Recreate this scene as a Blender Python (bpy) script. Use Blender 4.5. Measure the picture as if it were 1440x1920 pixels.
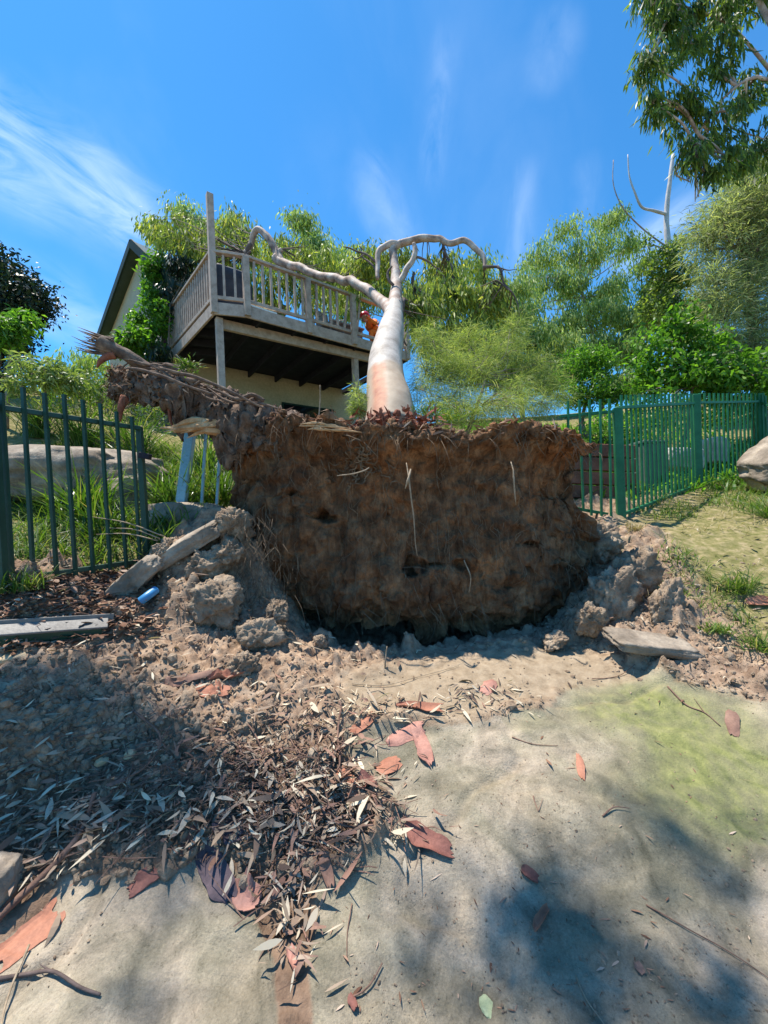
import bpy, bmesh, math, random
import numpy as np
from mathutils import Vector, Matrix

for o in list(bpy.data.objects):
    bpy.data.objects.remove(o)
random.seed(7)
rng = np.random.default_rng(11)
SC = bpy.context.scene
COL = SC.collection

# ---------------------------------------------------------------- camera
F = 720.0                       # focal length in photo pixels (1440 x 1920)
ROLL = math.radians(2.3)
cr, sr = math.cos(ROLL), math.sin(ROLL)
RIGHT = np.array([cr, 0, -sr]); UP = np.array([sr, 0, cr]); FWD = np.array([0, 1.0, 0])
cam_d = bpy.data.cameras.new('camera'); cam = bpy.data.objects.new('camera', cam_d); COL.objects.link(cam)
cam.matrix_world = Matrix(((cr, sr, 0, 0), (0, 0, -1, 0), (-sr, cr, 0, 0), (0, 0, 0, 1)))
cam_d.sensor_fit = 'VERTICAL'; cam_d.sensor_height = 24; cam_d.lens = F / 1920 * 24
cam_d.clip_start = 0.05; cam_d.clip_end = 2000
SC.camera = cam

# ---------------------------------------------------------------- light
SUN = np.array([-0.27, 0.13, 0.95]); SUN /= np.linalg.norm(SUN)
sun_d = bpy.data.lights.new('sun', 'SUN'); sun_d.energy = 4.7; sun_d.angle = math.radians(0.55)
sun_d.color = (1.0, 0.93, 0.82)
sun = bpy.data.objects.new('sun', sun_d); COL.objects.link(sun)
sun.rotation_euler = Vector(SUN).to_track_quat('Z', 'Y').to_euler(); sun.location = (0, 0, 30)
W = bpy.data.worlds.new('World'); SC.world = W; W.use_nodes = True
def setup_world():
    nt = W.node_tree; N = nt.nodes; L = nt.links; N.clear()
    out = N.new('ShaderNodeOutputWorld'); bg = N.new('ShaderNodeBackground')
    sky = N.new('ShaderNodeTexSky'); sky.sky_type = 'NISHITA'; sky.sun_disc = False
    sky.sun_elevation = math.asin(SUN[2]); sky.sun_rotation = math.atan2(SUN[0], SUN[1])
    sky.air_density = 1.0; sky.dust_density = 0.2; sky.ozone_density = 1.5
    hsv = N.new('ShaderNodeHueSaturation'); hsv.inputs['Saturation'].default_value = 1.0; hsv.inputs['Value'].default_value = 1.0
    tint = N.new('ShaderNodeMix'); tint.data_type = 'RGBA'; tint.blend_type = 'MULTIPLY'; tint.inputs[0].default_value = 1
    tint.inputs[7].default_value = (0.34, 0.98, 1.36, 1)
    L.new(sky.outputs[0], hsv.inputs['Color']); L.new(hsv.outputs[0], tint.inputs[6])
    # thin cirrus streaks drawn out along one wind direction
    tc = N.new('ShaderNodeTexCoord')
    def cloud(rot, scl, sc, lo, hi, seedloc):
        mp = N.new('ShaderNodeMapping'); mp.inputs['Rotation'].default_value = rot; mp.inputs['Scale'].default_value = scl
        mp.inputs['Location'].default_value = seedloc
        L.new(tc.outputs['Generated'], mp.inputs[0])
        nz = N.new('ShaderNodeTexNoise'); nz.inputs['Scale'].default_value = sc; nz.inputs['Detail'].default_value = 7
        nz.inputs['Roughness'].default_value = 0.55; nz.inputs['Distortion'].default_value = 0.35
        L.new(mp.outputs[0], nz.inputs['Vector'])
        r = N.new('ShaderNodeMapRange'); r.interpolation_type = 'SMOOTHSTEP'
        r.inputs['From Min'].default_value = lo; r.inputs['From Max'].default_value = hi
        L.new(nz.outputs['Fac'], r.inputs[0]); return r.outputs[0]
    def blob(d, c0, c1):   # soft patch of sky round a direction
        dp = N.new('ShaderNodeVectorMath'); dp.operation = 'DOT_PRODUCT'; L.new(tc.outputs['Generated'], dp.inputs[0])
        dp.inputs[1].default_value = d
        r = N.new('ShaderNodeMapRange'); r.interpolation_type = 'SMOOTHSTEP'
        r.inputs['From Min'].default_value = c0; r.inputs['From Max'].default_value = c1
        L.new(dp.outputs['Value'], r.inputs[0]); return r.outputs[0]
    def math_(op, a, b):
        m = N.new('ShaderNodeMath'); m.operation = op
        for i, v in enumerate((a, b)):
            if isinstance(v, (int, float)): m.inputs[i].default_value = v
            else: L.new(v, m.inputs[i])
        return m.outputs[0]
    def vdir(px, py):
        v = RIGHT * (px - 720) / F + UP * (960 - py) / F + FWD
        return tuple(v / np.linalg.norm(v))
    base = cloud((0.2, 0.15, 0.3), (1.2, 1.0, 0.5), 3.2, 0.42, 0.75, (3.1, 0.4, 7.7))
    # a bank of cirrus at the left, wisps elsewhere
    def streak(pa, pb, w, gain, sc, seed):
        a, b = np.array(vdir(*pa)), np.array(vdir(*pb))
        n = np.cross(a, b); n /= np.linalg.norm(n); mid = a + b; mid /= np.linalg.norm(mid); half = math.acos(float(a @ mid))
        t = np.cross(n, mid)
        dn = N.new('ShaderNodeVectorMath'); dn.operation = 'DOT_PRODUCT'; L.new(tc.outputs['Generated'], dn.inputs[0]); dn.inputs[1].default_value = n
        # distort the distance with noise
        nz = N.new('ShaderNodeTexNoise'); nz.inputs['Scale'].default_value = 4; nz.inputs['Detail'].default_value = 4
        L.new(tc.outputs['Generated'], nz.inputs['Vector'])
        off = math_('MULTIPLY', math_('SUBTRACT', nz.outputs['Fac'], 0.5), w * 1.6)
        dist = math_('ABSOLUTE', math_('ADD', dn.outputs['Value'], off), 0)
        r = N.new('ShaderNodeMapRange'); r.interpolation_type = 'SMOOTHSTEP'
        r.inputs['From Min'].default_value = w; r.inputs['From Max'].default_value = 0; L.new(dist, r.inputs[0])
        e = blob(tuple(mid), math.cos(half * 1.25), math.cos(half * 0.35))
        mp = N.new('ShaderNodeMapping')
        M = Matrix((Vector(t) * 1.0, Vector(n) * sc, Vector(mid) * 1.0))
        dt = N.new('ShaderNodeVectorMath'); dt.operation = 'DOT_PRODUCT'; L.new(tc.outputs['Generated'], dt.inputs[0]); dt.inputs[1].default_value = t
        cx = N.new('ShaderNodeCombineXYZ'); L.new(math_('MULTIPLY', dt.outputs['Value'], 3.0), cx.inputs[0])
        L.new(math_('MULTIPLY', dn.outputs['Value'], 3.0 * sc), cx.inputs[1]); cx.inputs[2].default_value = seed
        n2 = N.new('ShaderNodeTexNoise'); n2.inputs['Scale'].default_value = 2.2; n2.inputs['Detail'].default_value = 9; n2.inputs['Roughness'].default_value = .6; n2.inputs['Distortion'].default_value = .7
        L.new(cx.outputs[0], n2.inputs['Vector'])
        r2 = N.new('ShaderNodeMapRange'); r2.inputs['From Min'].default_value = 0.33; r2.inputs['From Max'].default_value = 0.72; L.new(n2.outputs['Fac'], r2.inputs[0])
        N.remove(mp)
        return math_('MULTIPLY', math_('MULTIPLY', math_('MULTIPLY', r.outputs[0], e), r2.outputs[0]), gain)
    parts = [streak((-200, 190), (330, 450), 0.115, 0.62, 3, 1.3), streak((-100, 470), (240, 640), 0.09, 0.35, 3, 4.1),
             streak((838, 60), (815, 350), 0.035, 0.18, 3, 2.2), streak((690, 300), (760, 490), 0.075, 0.32, 2, 6.2) if False else streak((680, 290), (770, 500), 0.08, 0.24, 2, 6.2),
             streak((990, 300), (955, 520), 0.04, 0.18, 3, 8.2), streak((1060, 0), (1010, 180), 0.08, 0.12, 2, 9.2),
             streak((1150, 520), (1310, 360), 0.06, 0.45, 2, 5.7), streak((1100, 290), (1100, 420), 0.04, 0.14, 2, 5.2),
             math_('MULTIPLY', base, 0.05)]
    acc = parts[0]
    for p in parts[1:]: acc = math_('ADD', acc, p)
    acc = math_('MINIMUM', acc, 0.85)
    mx = N.new('ShaderNodeMix'); mx.data_type = 'RGBA'; L.new(acc, mx.inputs[0]); L.new(tint.outputs[2], mx.inputs[6])
    mx.inputs[7].default_value = (6.2, 7.4, 8.8, 1)
    L.new(mx.outputs[2], bg.inputs['Color']); bg.inputs['Strength'].default_value = 0.098
    L.new(bg.outputs[0], out.inputs[0])
setup_world()
vs = SC.view_settings
vs.view_transform = 'Standard'; vs.look = 'None'; vs.exposure = 0.84; vs.gamma = 1; vs.use_curve_mapping = False
SC.cycles.max_bounces = 6; SC.cycles.diffuse_bounces = 3; SC.cycles.transparent_max_bounces = 4

# ---------------------------------------------------------------- pixel <-> place
def P(px, py, d):
    return RIGHT * ((px - 720) / F * d) + UP * ((960 - py) / F * d) + FWD * d
def Pn(px, py, d):
    px, py, d = np.asarray(px, float), np.asarray(py, float), np.asarray(d, float)
    return RIGHT * ((px - 720) / F * d)[..., None] + UP * ((960 - py) / F * d)[..., None] + FWD * d[..., None]
def atz(px, py, z):
    v = P(px, py, 1.0); return v * (z / v[2])
def pix(X):
    X = np.asarray(X, float); y = np.maximum(X[..., 1], 0.05)
    return 720 + F * (X @ RIGHT) / y, 960 - F * (X @ UP) / y
def norm(v): return v / np.maximum(np.linalg.norm(v, axis=-1, keepdims=True), 1e-9)

# ---------------------------------------------------------------- noise
def _h(ix, iy, iz, s):
    n = (ix.astype(np.int64) * 374761393 + iy.astype(np.int64) * 668265263 + iz.astype(np.int64) * 2147483647 + s * 1274126177) & 0xffffffff
    n = ((n ^ (n >> 13)) * 1274126177) & 0xffffffff
    n = ((n ^ (n >> 16)) * 2246822519) & 0xffffffff
    return ((n ^ (n >> 15)) & 0xffff) / 65535.0
def vnoise(p, s=0):
    p = np.asarray(p, float); i = np.floor(p); f = p - i; f = f * f * f * (f * (f * 6 - 15) + 10)
    x, y, z = i[..., 0], i[..., 1], i[..., 2]; fx, fy, fz = f[..., 0], f[..., 1], f[..., 2]
    r = 0
    for dx in (0, 1):
        for dy in (0, 1):
            for dz in (0, 1):
                r = r + _h(x + dx, y + dy, z + dz, s) * (fx if dx else 1 - fx) * (fy if dy else 1 - fy) * (fz if dz else 1 - fz)
    return r * 2 - 1
def fbm(p, o=4, s=0, g=0.5):
    p = np.asarray(p, float); a, r, t = 1.0, 0, 0
    for k in range(o):
        r = r + a * vnoise(p * (2.03 ** k) + 17.3 * k, s + k); t += a; a *= g
    return r / t
def worley(x, y, s=0):
    ix, iy = np.floor(x), np.floor(y); f1 = np.full(x.shape, 9.); f2 = f1.copy(); h1 = f1 * 0; vx = f1 * 0; vy = f1 * 0; z0 = ix * 0
    for dx in (-1, 0, 1):
        for dy in (-1, 0, 1):
            cx, cy = ix + dx + _h(ix + dx, iy + dy, z0, s), iy + dy + _h(ix + dx, iy + dy, z0, s + 1); d = np.hypot(cx - x, cy - y); m = d < f1
            f2 = np.where(m, f1, np.minimum(f2, d)); h1 = np.where(m, _h(ix + dx, iy + dy, z0, s + 2), h1); vx = np.where(m, x - cx, vx); vy = np.where(m, y - cy, vy); f1 = np.where(m, d, f1)
    return f1, f2, h1, vx, vy
def chunks(x, y, s, amp):       # broken lumps with tilted tops and sharp sides
    f1, f2, h, vx, vy = worley(x + .25 * fbm(np.stack([x, y, x * 0], -1), 2, s), y + .25 * fbm(np.stack([y, x, x * 0], -1), 2, s + 3), s); e = np.clip((f2 - f1) / .12, 0, 1)
    return amp * e * (h - .25 + .9 * vx * (h * 7 % 1 - .5) + .9 * vy * (h * 13 % 1 - .5)) * (1 - .5 * f1)
def billow(p, o=4, s=0, g=0.5):
    p = np.asarray(p, float); a, r, t = 1.0, 0, 0
    for k in range(o):
        r = r + a * (1 - 2 * np.abs(vnoise(p * (2.03 ** k) + 9.1 * k, s + k))); t += a; a *= g
    return r / t

# ---------------------------------------------------------------- mesh helpers
class Geo:
    def __init__(s): s.v = []; s.q = []; s.t = []; s.n = 0
    def add(s, V, Fc):
        V = np.asarray(V, float).reshape(-1, 3); Fc = np.asarray(Fc, int)
        if Fc.size == 0: return s
        (s.q if Fc.shape[1] == 4 else s.t).append(Fc + s.n); s.v.append(V); s.n += len(V); return s
    def add2(s, V, Q, T):
        V = np.asarray(V, float).reshape(-1, 3)
        if len(Q): s.q.append(np.asarray(Q, int) + s.n)
        if len(T): s.t.append(np.asarray(T, int) + s.n)
        s.v.append(V); s.n += len(V); return s
    def verts(s): return np.concatenate(s.v)
    def mesh(s, name, off=(0, 0, 0), smooth=False):
        V = np.concatenate(s.v) - np.asarray(off); me = bpy.data.meshes.new(name)
        q = np.concatenate(s.q) if s.q else np.zeros((0, 4), int); t = np.concatenate(s.t) if s.t else np.zeros((0, 3), int)
        me.vertices.add(len(V)); me.vertices.foreach_set('co', V.astype(np.float32).ravel())
        lv = np.concatenate([q.ravel(), t.ravel()]).astype(np.int32)
        me.loops.add(len(lv)); me.loops.foreach_set('vertex_index', lv)
        ls = np.concatenate([np.arange(len(q)) * 4, len(q) * 4 + np.arange(len(t)) * 3]).astype(np.int32)
        me.polygons.add(len(ls)); me.polygons.foreach_set('loop_start', ls)
        me.polygons.foreach_set('use_smooth', np.full(len(ls), smooth)); me.update(calc_edges=True); return me
WL = {}
def setp(o, label=None, cat=None, group=None, kind=None):
    if label: o['label'] = label
    if cat: o['category'] = cat
    if group: o['group'] = group
    if kind: o['kind'] = kind
    return o
def thing(name, label, cat, loc=(0, 0, 0), group=None):
    o = bpy.data.objects.new(name, None); COL.objects.link(o); o.location = tuple(float(c) for c in loc); o.empty_display_size = 0.1
    WL[o] = np.asarray(loc, float); return setp(o, label, cat, group)
def obj(name, geo, mat, parent=None, smooth=False, base=None, **kw):
    off = WL[parent] if parent is not None else (np.asarray(base, float) if base is not None else np.zeros(3))
    loc = off if parent is None else np.zeros(3)
    me = geo.mesh(name, off, smooth) if isinstance(geo, Geo) else geo
    o = bpy.data.objects.new(name, me); COL.objects.link(o)
    if mat is not None and not me.materials: me.materials.append(mat)
    if parent is not None: o.parent = parent; WL[o] = off
    else: o.location = tuple(loc); WL[o] = off
    return setp(o, **kw)
def inst(name, me, parent, loc, M=None, **kw):      # one more object on shared mesh data, placed in the world
    o = bpy.data.objects.new(name, me); COL.objects.link(o)
    off = WL[parent] if parent is not None else np.zeros(3)
    m = (M or Matrix.Identity(3)).to_4x4(); m.translation = Vector(np.asarray(loc, float) - off)
    o.parent = parent; o.matrix_local = m; WL[o] = np.asarray(loc, float); return setp(o, **kw)
BOXF = [(0, 3, 2, 1), (4, 5, 6, 7), (0, 1, 5, 4), (1, 2, 6, 5), (2, 3, 7, 6), (3, 0, 4, 7)]
def beam(g, a, b, w, h, up=(0, 0, 1)):              # bar from a to b, w wide, h high, centred
    a, b = np.asarray(a, float), np.asarray(b, float); d = norm(b - a); s = np.cross(d, up)
    if np.linalg.norm(s) < 1e-4: s = np.cross(d, (0, 1, 0))
    s = norm(s); u = np.cross(s, d)
    c = [(-1, -1), (1, -1), (1, 1), (-1, 1)]
    g.add([p + s * w / 2 * i + u * h / 2 * j for p in (a, b) for i, j in c], BOXF); return g
def bbeam(name, a, b, w, h, mat, parent, bev=0.004, up=(0, 0, 1), **kw):
    g = Geo(); beam(g, a, b, w, h, up); o = obj(name, g, mat, parent, **kw)
    if bev:
        bm = bmesh.new(); bm.from_mesh(o.data); bmesh.ops.bevel(bm, geom=bm.edges[:], offset=bev, segments=1, affect='EDGES'); bm.to_mesh(o.data); bm.free()
    return o
def prism(g, pts, ext):
    n = len(pts); pts = [np.asarray(p, float) for p in pts]; V = pts + [p + np.asarray(ext) for p in pts]
    T = [(0, i + 1, i) for i in range(1, n - 1)] + [(n, n + i, n + i + 1) for i in range(1, n - 1)]
    Q = [(i, (i + 1) % n, n + (i + 1) % n, n + i) for i in range(n)]
    g.add2(V, Q, T); return g
def smooth_path(pts, rad, k=6):
    pts = np.asarray(pts, float); rad = np.asarray(rad, float)
    if len(pts) < 3: 
        t = np.linspace(0, 1, k + 1)[:, None]; return pts[0] * (1 - t) + pts[1] * t, rad[0] * (1 - t[:, 0]) + rad[1] * t[:, 0]
    Q = np.vstack([2 * pts[0] - pts[1], pts, 2 * pts[-1] - pts[-2]]); out, ro = [], []
    for i in range(len(pts) - 1):
        p0, p1, p2, p3 = Q[i:i + 4]
        for j in range(k):
            t = j / k
            out.append(0.5 * ((2 * p1) + (-p0 + p2) * t + (2 * p0 - 5 * p1 + 4 * p2 - p3) * t * t + (-p0 + 3 * p1 - 3 * p2 + p3) * t ** 3)); ro.append(rad[i] * (1 - t) + rad[i + 1] * t)
    out.append(pts[-1]); ro.append(rad[-1]); return np.array(out), np.array(ro)
def tube(g, pts, rad, sides=6, k=5, rough=0.0, wob=0.0, seed=0, cap=True, rs=6.0):
    pts, rad = smooth_path(pts, rad, k); n = len(pts)
    if wob: pts = pts + np.stack([fbm(pts * 3 + 5 * i, 2, seed + i) for i in range(3)], -1) * wob * np.minimum(1, np.linspace(0, 4, n))[:, None]
    T = norm(np.gradient(pts, axis=0)); ref = np.array([0.31, 0.2, 0.93]) if abs(T[0][2]) < 0.9 else np.array([1.0, 0.1, 0])
    S = norm(ref - T[0] * (ref @ T[0])); fr = []
    for i in range(n):
        S = S - T[i] * (S @ T[i]); S = S / (np.linalg.norm(S) + 1e-9); fr.append((S, np.cross(T[i], S)))
    a = np.arange(sides) / sides * 2 * np.pi
    V = np.array([pts[i] + rad[i] * (np.cos(a)[:, None] * fr[i][0] + np.sin(a)[:, None] * fr[i][1]) for i in range(n)])
    if rough:
        c = pts[:, None, :]; V = c + (V - c) * (1 + rough * fbm(V * rs, 3, seed)[..., None])
    I = np.arange(n - 1)[:, None] * sides + np.arange(sides)[None]; J = np.arange(n - 1)[:, None] * sides + (np.arange(sides) + 1)[None] % sides
    Q = np.stack([I, J, J + sides, I + sides], -1).reshape(-1, 4); V = V.reshape(-1, 3)
    if cap:
        V = np.vstack([V, pts[0], pts[-1]]); m = n * sides
        T3 = [(m, (i + 1) % sides, i) for i in range(sides)] + [(m + 1, (n - 1) * sides + i, (n - 1) * sides + (i + 1) % sides) for i in range(sides)]
        g.add2(V, Q, T3)
    else: g.add(V, Q)
    return g
def ribbons(g, c, d, L, Wd, prof=(0.15, 1, 0.75, 0.03), bend=None, fold=0.0, nrm=None):
    """flat leaves or blades: c base, d direction, bend displacement at the tip (quadratic)"""
    c = np.asarray(c, float); N = len(c); d = norm(np.asarray(d, float)); L = np.broadcast_to(L, (N,)); Wd = np.broadcast_to(Wd, (N,))
    if nrm is None: nrm = rng.normal(size=(N, 3))
    side = norm(np.cross(d, nrm)); up = np.cross(side, d); K = len(prof); V = np.zeros((N, K, 2, 3))
    if bend is None: bend = np.zeros((N, 3))
    for k, w in enumerate(prof):
        t = k / (K - 1); p = c + d * (L * t)[:, None] + bend * t * t
        V[:, k, 0] = p - side * (Wd * w / 2)[:, None] + up * (fold * Wd * w)[:, None]; V[:, k, 1] = p + side * (Wd * w / 2)[:, None] + up * (fold * Wd * w)[:, None]
    b = (np.arange(N) * K * 2)[:, None]; k = (np.arange(K - 1) * 2)[None]
    Q = np.stack([b + k, b + k + 1, b + k + 3, b + k + 2], -1).reshape(-1, 4)
    g.add(V.reshape(-1, 3), Q); return g
def ico(sub):
    bm = bmesh.new(); bmesh.ops.create_icosphere(bm, subdivisions=sub, radius=1); bm.verts.ensure_lookup_table()
    V = np.array([v.co[:] for v in bm.verts]); Fc = np.array([[v.index for v in f.verts] for f in bm.faces]); bm.free(); return V, Fc
ICO = {k: ico(k) for k in (1, 2, 3, 4, 5)}
def rotm(rx=0, ry=0, rz=0):
    return np.array((Matrix.Rotation(rz, 3, 'Z') @ Matrix.Rotation(ry, 3, 'Y') @ Matrix.Rotation(rx, 3, 'X')))
def lump(g, c, r, rot=(0, 0, 0), sub=4, amp=0.25, sc=1.5, seed=0, boxy=0.0, fine=0.05, facets=0):
    V, Fc = ICO[sub]; V = V.copy()
    if facets:      # broken flat faces
        rr = np.random.default_rng(seed + 900); nn = norm(rr.normal(size=(facets, 3))); hh = rr.uniform(.62, .95, facets); dt = V @ nn.T
        V = V * np.minimum(1, np.min(np.where(dt > .05, hh / np.maximum(dt, .05), 9), axis=1))[:, None]
    if boxy: V = V * (1 - boxy) + boxy * V / np.max(np.abs(V), axis=1, keepdims=True) * 0.82
    n = fbm(V * sc + seed * 3.7, 3, seed) * amp + billow(V * sc * 3 + seed, 3, seed + 5) * fine
    V = V * (1 + n)[:, None] * np.asarray(r); V = V @ rotm(*rot).T + np.asarray(c); g.add(V, Fc); return g
def pebbles(g, c, r, sub=1):
    V, Fc = ICO[sub]; c = np.asarray(c); N = len(c); r = np.broadcast_to(r, (N,))
    A = rng.normal(size=(N, 3, 3)); Q = np.linalg.qr(A)[0]; s = rng.uniform(0.5, 1.15, (N, 3)) * r[:, None]
    jit = rng.uniform(0.78, 1.18, (N, len(V)))
    X = (V[None] * jit[..., None] * s[:, None, :]) @ Q.transpose(0, 2, 1) + c[:, None]
    g.add(X.reshape(-1, 3), (Fc[None] + (np.arange(N) * len(V))[:, None, None]).reshape(-1, 3)); return g

# ---------------------------------------------------------------- materials
def new_mat(name):
    m = bpy.data.materials.new(name); m.use_nodes = True; nt = m.node_tree; nt.nodes.clear()
    return m, nt, nt.nodes, nt.links
def ramp(N, L, fac, cols):
    r = N.new('ShaderNodeValToRGB'); e = r.color_ramp.elements
    while len(e) > 1: e.remove(e[0])
    e[0].position = cols[0][0]; e[0].color = (*cols[0][1], 1)
    for p, c in cols[1:]: x = e.new(p); x.color = (*c, 1)
    L.new(fac, r.inputs[0]); return r.outputs[0]
def noise(N, L, vec, scale, det=5, rough=0.55, dist=0.0):
    n = N.new('ShaderNodeTexNoise'); n.inputs['Scale'].default_value = scale; n.inputs['Detail'].default_value = det
    n.inputs['Roughness'].default_value = rough; n.inputs['Distortion'].default_value = dist
    L.new(vec, n.inputs['Vector']); return n.outputs['Fac']
def mixc(N, L, f, a, b, mode='MIX'):
    m = N.new('ShaderNodeMix'); m.data_type = 'RGBA'; m.blend_type = mode
    for i, v in ((0, f), (6, a), (7, b)):
        if hasattr(v, 'links') or hasattr(v, 'node'): L.new(v, m.inputs[i])
        elif isinstance(v, (int, float)): m.inputs[i].default_value = v
        else: m.inputs[i].default_value = (*v, 1)
    return m.outputs[2]
def pmat(name, cols, scale=8, rough=0.8, bump=0.3, bscale=40, det=6, stretch=(1, 1, 1), spec=0.3, bdist=0.01, lo=0.3, hi=0.7, metal=0.0, extra=None):
    m, nt, N, L = new_mat(name); tc = N.new('ShaderNodeTexCoord'); mp = N.new('ShaderNodeMapping'); mp.inputs['Scale'].default_value = stretch
    geo = N.new('ShaderNodeNewGeometry'); L.new(geo.outputs['Position'] if stretch == (1, 1, 1) else tc.outputs['Object'], mp.inputs[0])
    f = noise(N, L, mp.outputs[0], scale, det); cols = [(lo + (hi - lo) * p, c) for p, c in cols]
    c = ramp(N, L, f, cols)
    f2 = noise(N, L, mp.outputs[0], scale * 9, 4); c = mixc(N, L, 0.35, c, ramp(N, L, f2, [(0.3, (0.55, 0.55, 0.55)), (0.7, (1.3, 1.3, 1.3))]), 'MULTIPLY')
    if extra: c = extra(N, L, c, geo, tc)
    b = N.new('ShaderNodeBsdfPrincipled'); b.inputs['Roughness'].default_value = rough; b.inputs['Specular IOR Level'].default_value = spec; b.inputs['Metallic'].default_value = metal
    L.new(c, b.inputs['Base Color'])
    if bump:
        bp = N.new('ShaderNodeBump'); bp.inputs['Strength'].default_value = bump; bp.inputs['Distance'].default_value = bdist
        L.new(noise(N, L, mp.outputs[0], bscale, 6, 0.6), bp.inputs['Height']); L.new(bp.outputs[0], b.inputs['Normal'])
    o = N.new('ShaderNodeOutputMaterial'); L.new(b.outputs[0], o.inputs[0]); return m
def leafmat(name, cols, trans=0.45, rough=0.45, spec=0.35, patch=None):
    """per-leaf colour from the random number of each mesh island"""
    m, nt, N, L = new_mat(name); geo = N.new('ShaderNodeNewGeometry')
    c = ramp(N, L, geo.outputs['Random Per Island'], cols)
    n = noise(N, L, geo.outputs['Position'], 1.3, 2); c = mixc(N, L, 0.5, c, ramp(N, L, n, [(0.35, (0.6, 0.65, 0.7)), (0.65, (1.3, 1.25, 1.1))]), 'MULTIPLY')
    b = N.new('ShaderNodeBsdfPrincipled'); b.inputs['Roughness'].default_value = rough; b.inputs['Specular IOR Level'].default_value = spec
    L.new(c, b.inputs['Base Color'])
    o = N.new('ShaderNodeOutputMaterial')
    if trans:
        t = N.new('ShaderNodeBsdfTranslucent'); L.new(mixc(N, L, 1.0, c, (1.35, 1.45, 0.6), 'MULTIPLY'), t.inputs[0])
        mx = N.new('ShaderNodeMixShader'); mx.inputs[0].default_value = trans; L.new(b.outputs[0], mx.inputs[1]); L.new(t.outputs[0], mx.inputs[2]); L.new(mx.outputs[0], o.inputs[0])
    else: L.new(b.outputs[0], o.inputs[0])
    return m
# ================================================================ THE GROUND
CTRL = [(0,1920,1.12),(360,1920,1.15),(720,1920,1.17),(1080,1920,1.17),(1440,1920,1.15),
 (0,1700,1.42),(360,1700,1.45),(720,1700,1.46),(1080,1700,1.46),(1440,1700,1.45),
 (0,1520,1.62),(300,1520,1.68),(720,1500,1.80),(1080,1500,1.82),(1440,1500,1.80),
 (0,1380,1.78),(120,1350,1.98),(300,1370,2.05),(500,1370,2.15),(720,1350,2.25),(1080,1350,2.25),(1440,1350,2.2),
 (0,1240,2.12),(200,1250,2.3),(400,1250,2.48),(560,1250,2.62),(720,1255,2.72),(900,1240,2.80),(1080,1265,2.66),(1300,1280,2.5),(1440,1290,2.42),
 (0,1160,2.3),(120,1160,2.42),(300,1165,2.75),(430,1170,2.95),(560,1205,3.0),(720,1222,3.1),(880,1212,3.2),(1000,1197,3.2),
 (20,1095,2.5),(140,1080,2.9),(265,1047,3.3),(240,1110,2.95),(330,1060,3.1),(430,965,3.45),(390,1010,3.3),(410,1120,3.05),
 (1090,1192,3.15),(1160,1085,3.7),(1200,1150,3.1),(1250,1060,3.6),(1350,1150,3.1),(1440,1150,3.0),(1130,985,4.3),(1165,980,4.5),
 (1440,1000,3.9),(1310,918,5.4),(1420,893,6.0),(1300,980,4.4),(1250,900,7.0),(1400,810,9.0),(1150,770,15.0),(1420,740,15.0),
 (-200,1100,2.6),(-500,1000,3.5),(-400,700,10),(0,990,3.7),(150,980,4.2),(0,880,5.5),(250,900,5.5),(100,740,10),(0,700,15)]
pts = [P(*c) for c in CTRL]
pts += [np.array(p) for p in [(-3, 0, -1.35), (0, 0, -1.58), (3, 0, -1.5), (3.2, 1.5, -1.32), (-3, 1.5, -1.05), (0, -4, -1.8), (-6, -4, -1.6), (6, -4, -1.6), (8, 3, -0.6), (8, 6, 0.7),
      (-.6, 3.7, -1.3), (.5, 3.7, -1.35), (1.4, 3.8, -1.15), (0, 4.3, -1.1), (0, 5.2, -0.3), (1.6, 4.6, -.45), (-1.3, 4.3, -.5), (-1.3, 5, 0.0), (0, 7, 0.8), (-3, 8, 1.4), (0, 10, 1.9), (-5, 12, 2.6), (3, 9, 1.7),
      (-12, 3, -.4), (-12, 12, 2.8), (0, 18, 3.8), (14, 10, 2.5), (16, 18, 4), (-16, 20, 4)]]
pts = np.array(pts)
def _tps(r2): return 0.5 * r2 * np.log(r2 + 1e-9)
def fit(pts, lam=0.02):
    n = len(pts); X = pts[:, :2]; K = _tps(((X[:, None] - X[None]) ** 2).sum(-1)) + lam * np.eye(n)
    Pm = np.hstack([np.ones((n, 1)), X]); A = np.block([[K, Pm], [Pm.T, np.zeros((3, 3))]])
    return np.linalg.solve(A, np.concatenate([pts[:, 2], np.zeros(3)])), X
TW, TX = fit(pts)
def base_h(x, y):
    xc, yc = np.clip(x, -16, 16), np.clip(y, -4, 20); r = np.full(x.shape, 0.0)
    for i in range(len(TX)): r = r + TW[i] * _tps((xc - TX[i, 0]) ** 2 + (yc - TX[i, 1]) ** 2)
    r = r + TW[-3] + TW[-2] * xc + TW[-1] * yc
    return r
def sstep(a, b, x): t = np.clip((x - a) / (b - a), 0, 1); return t * t * (3 - 2 * t)
def inpoly(px, py, poly, soft=20):
    """soft inside test: >0.5 inside"""
    poly = np.asarray(poly, float); inside = np.zeros(px.shape, bool); dist = np.full(px.shape, 1e9); n = len(poly)
    for i in range(n):
        (x1, y1), (x2, y2) = poly[i], poly[(i + 1) % n]
        c = ((y1 > py) != (y2 > py)) & (px < (x2 - x1) * (py - y1) / (y2 - y1 + 1e-9) + x1); inside ^= c
        t = np.clip(((px - x1) * (x2 - x1) + (py - y1) * (y2 - y1)) / ((x2 - x1) ** 2 + (y2 - y1) ** 2 + 1e-9), 0, 1)
        dist = np.minimum(dist, np.hypot(px - x1 - t * (x2 - x1), py - y1 - t * (y2 - y1)))
    return sstep(-soft, soft, np.where(inside, dist, -dist))
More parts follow.
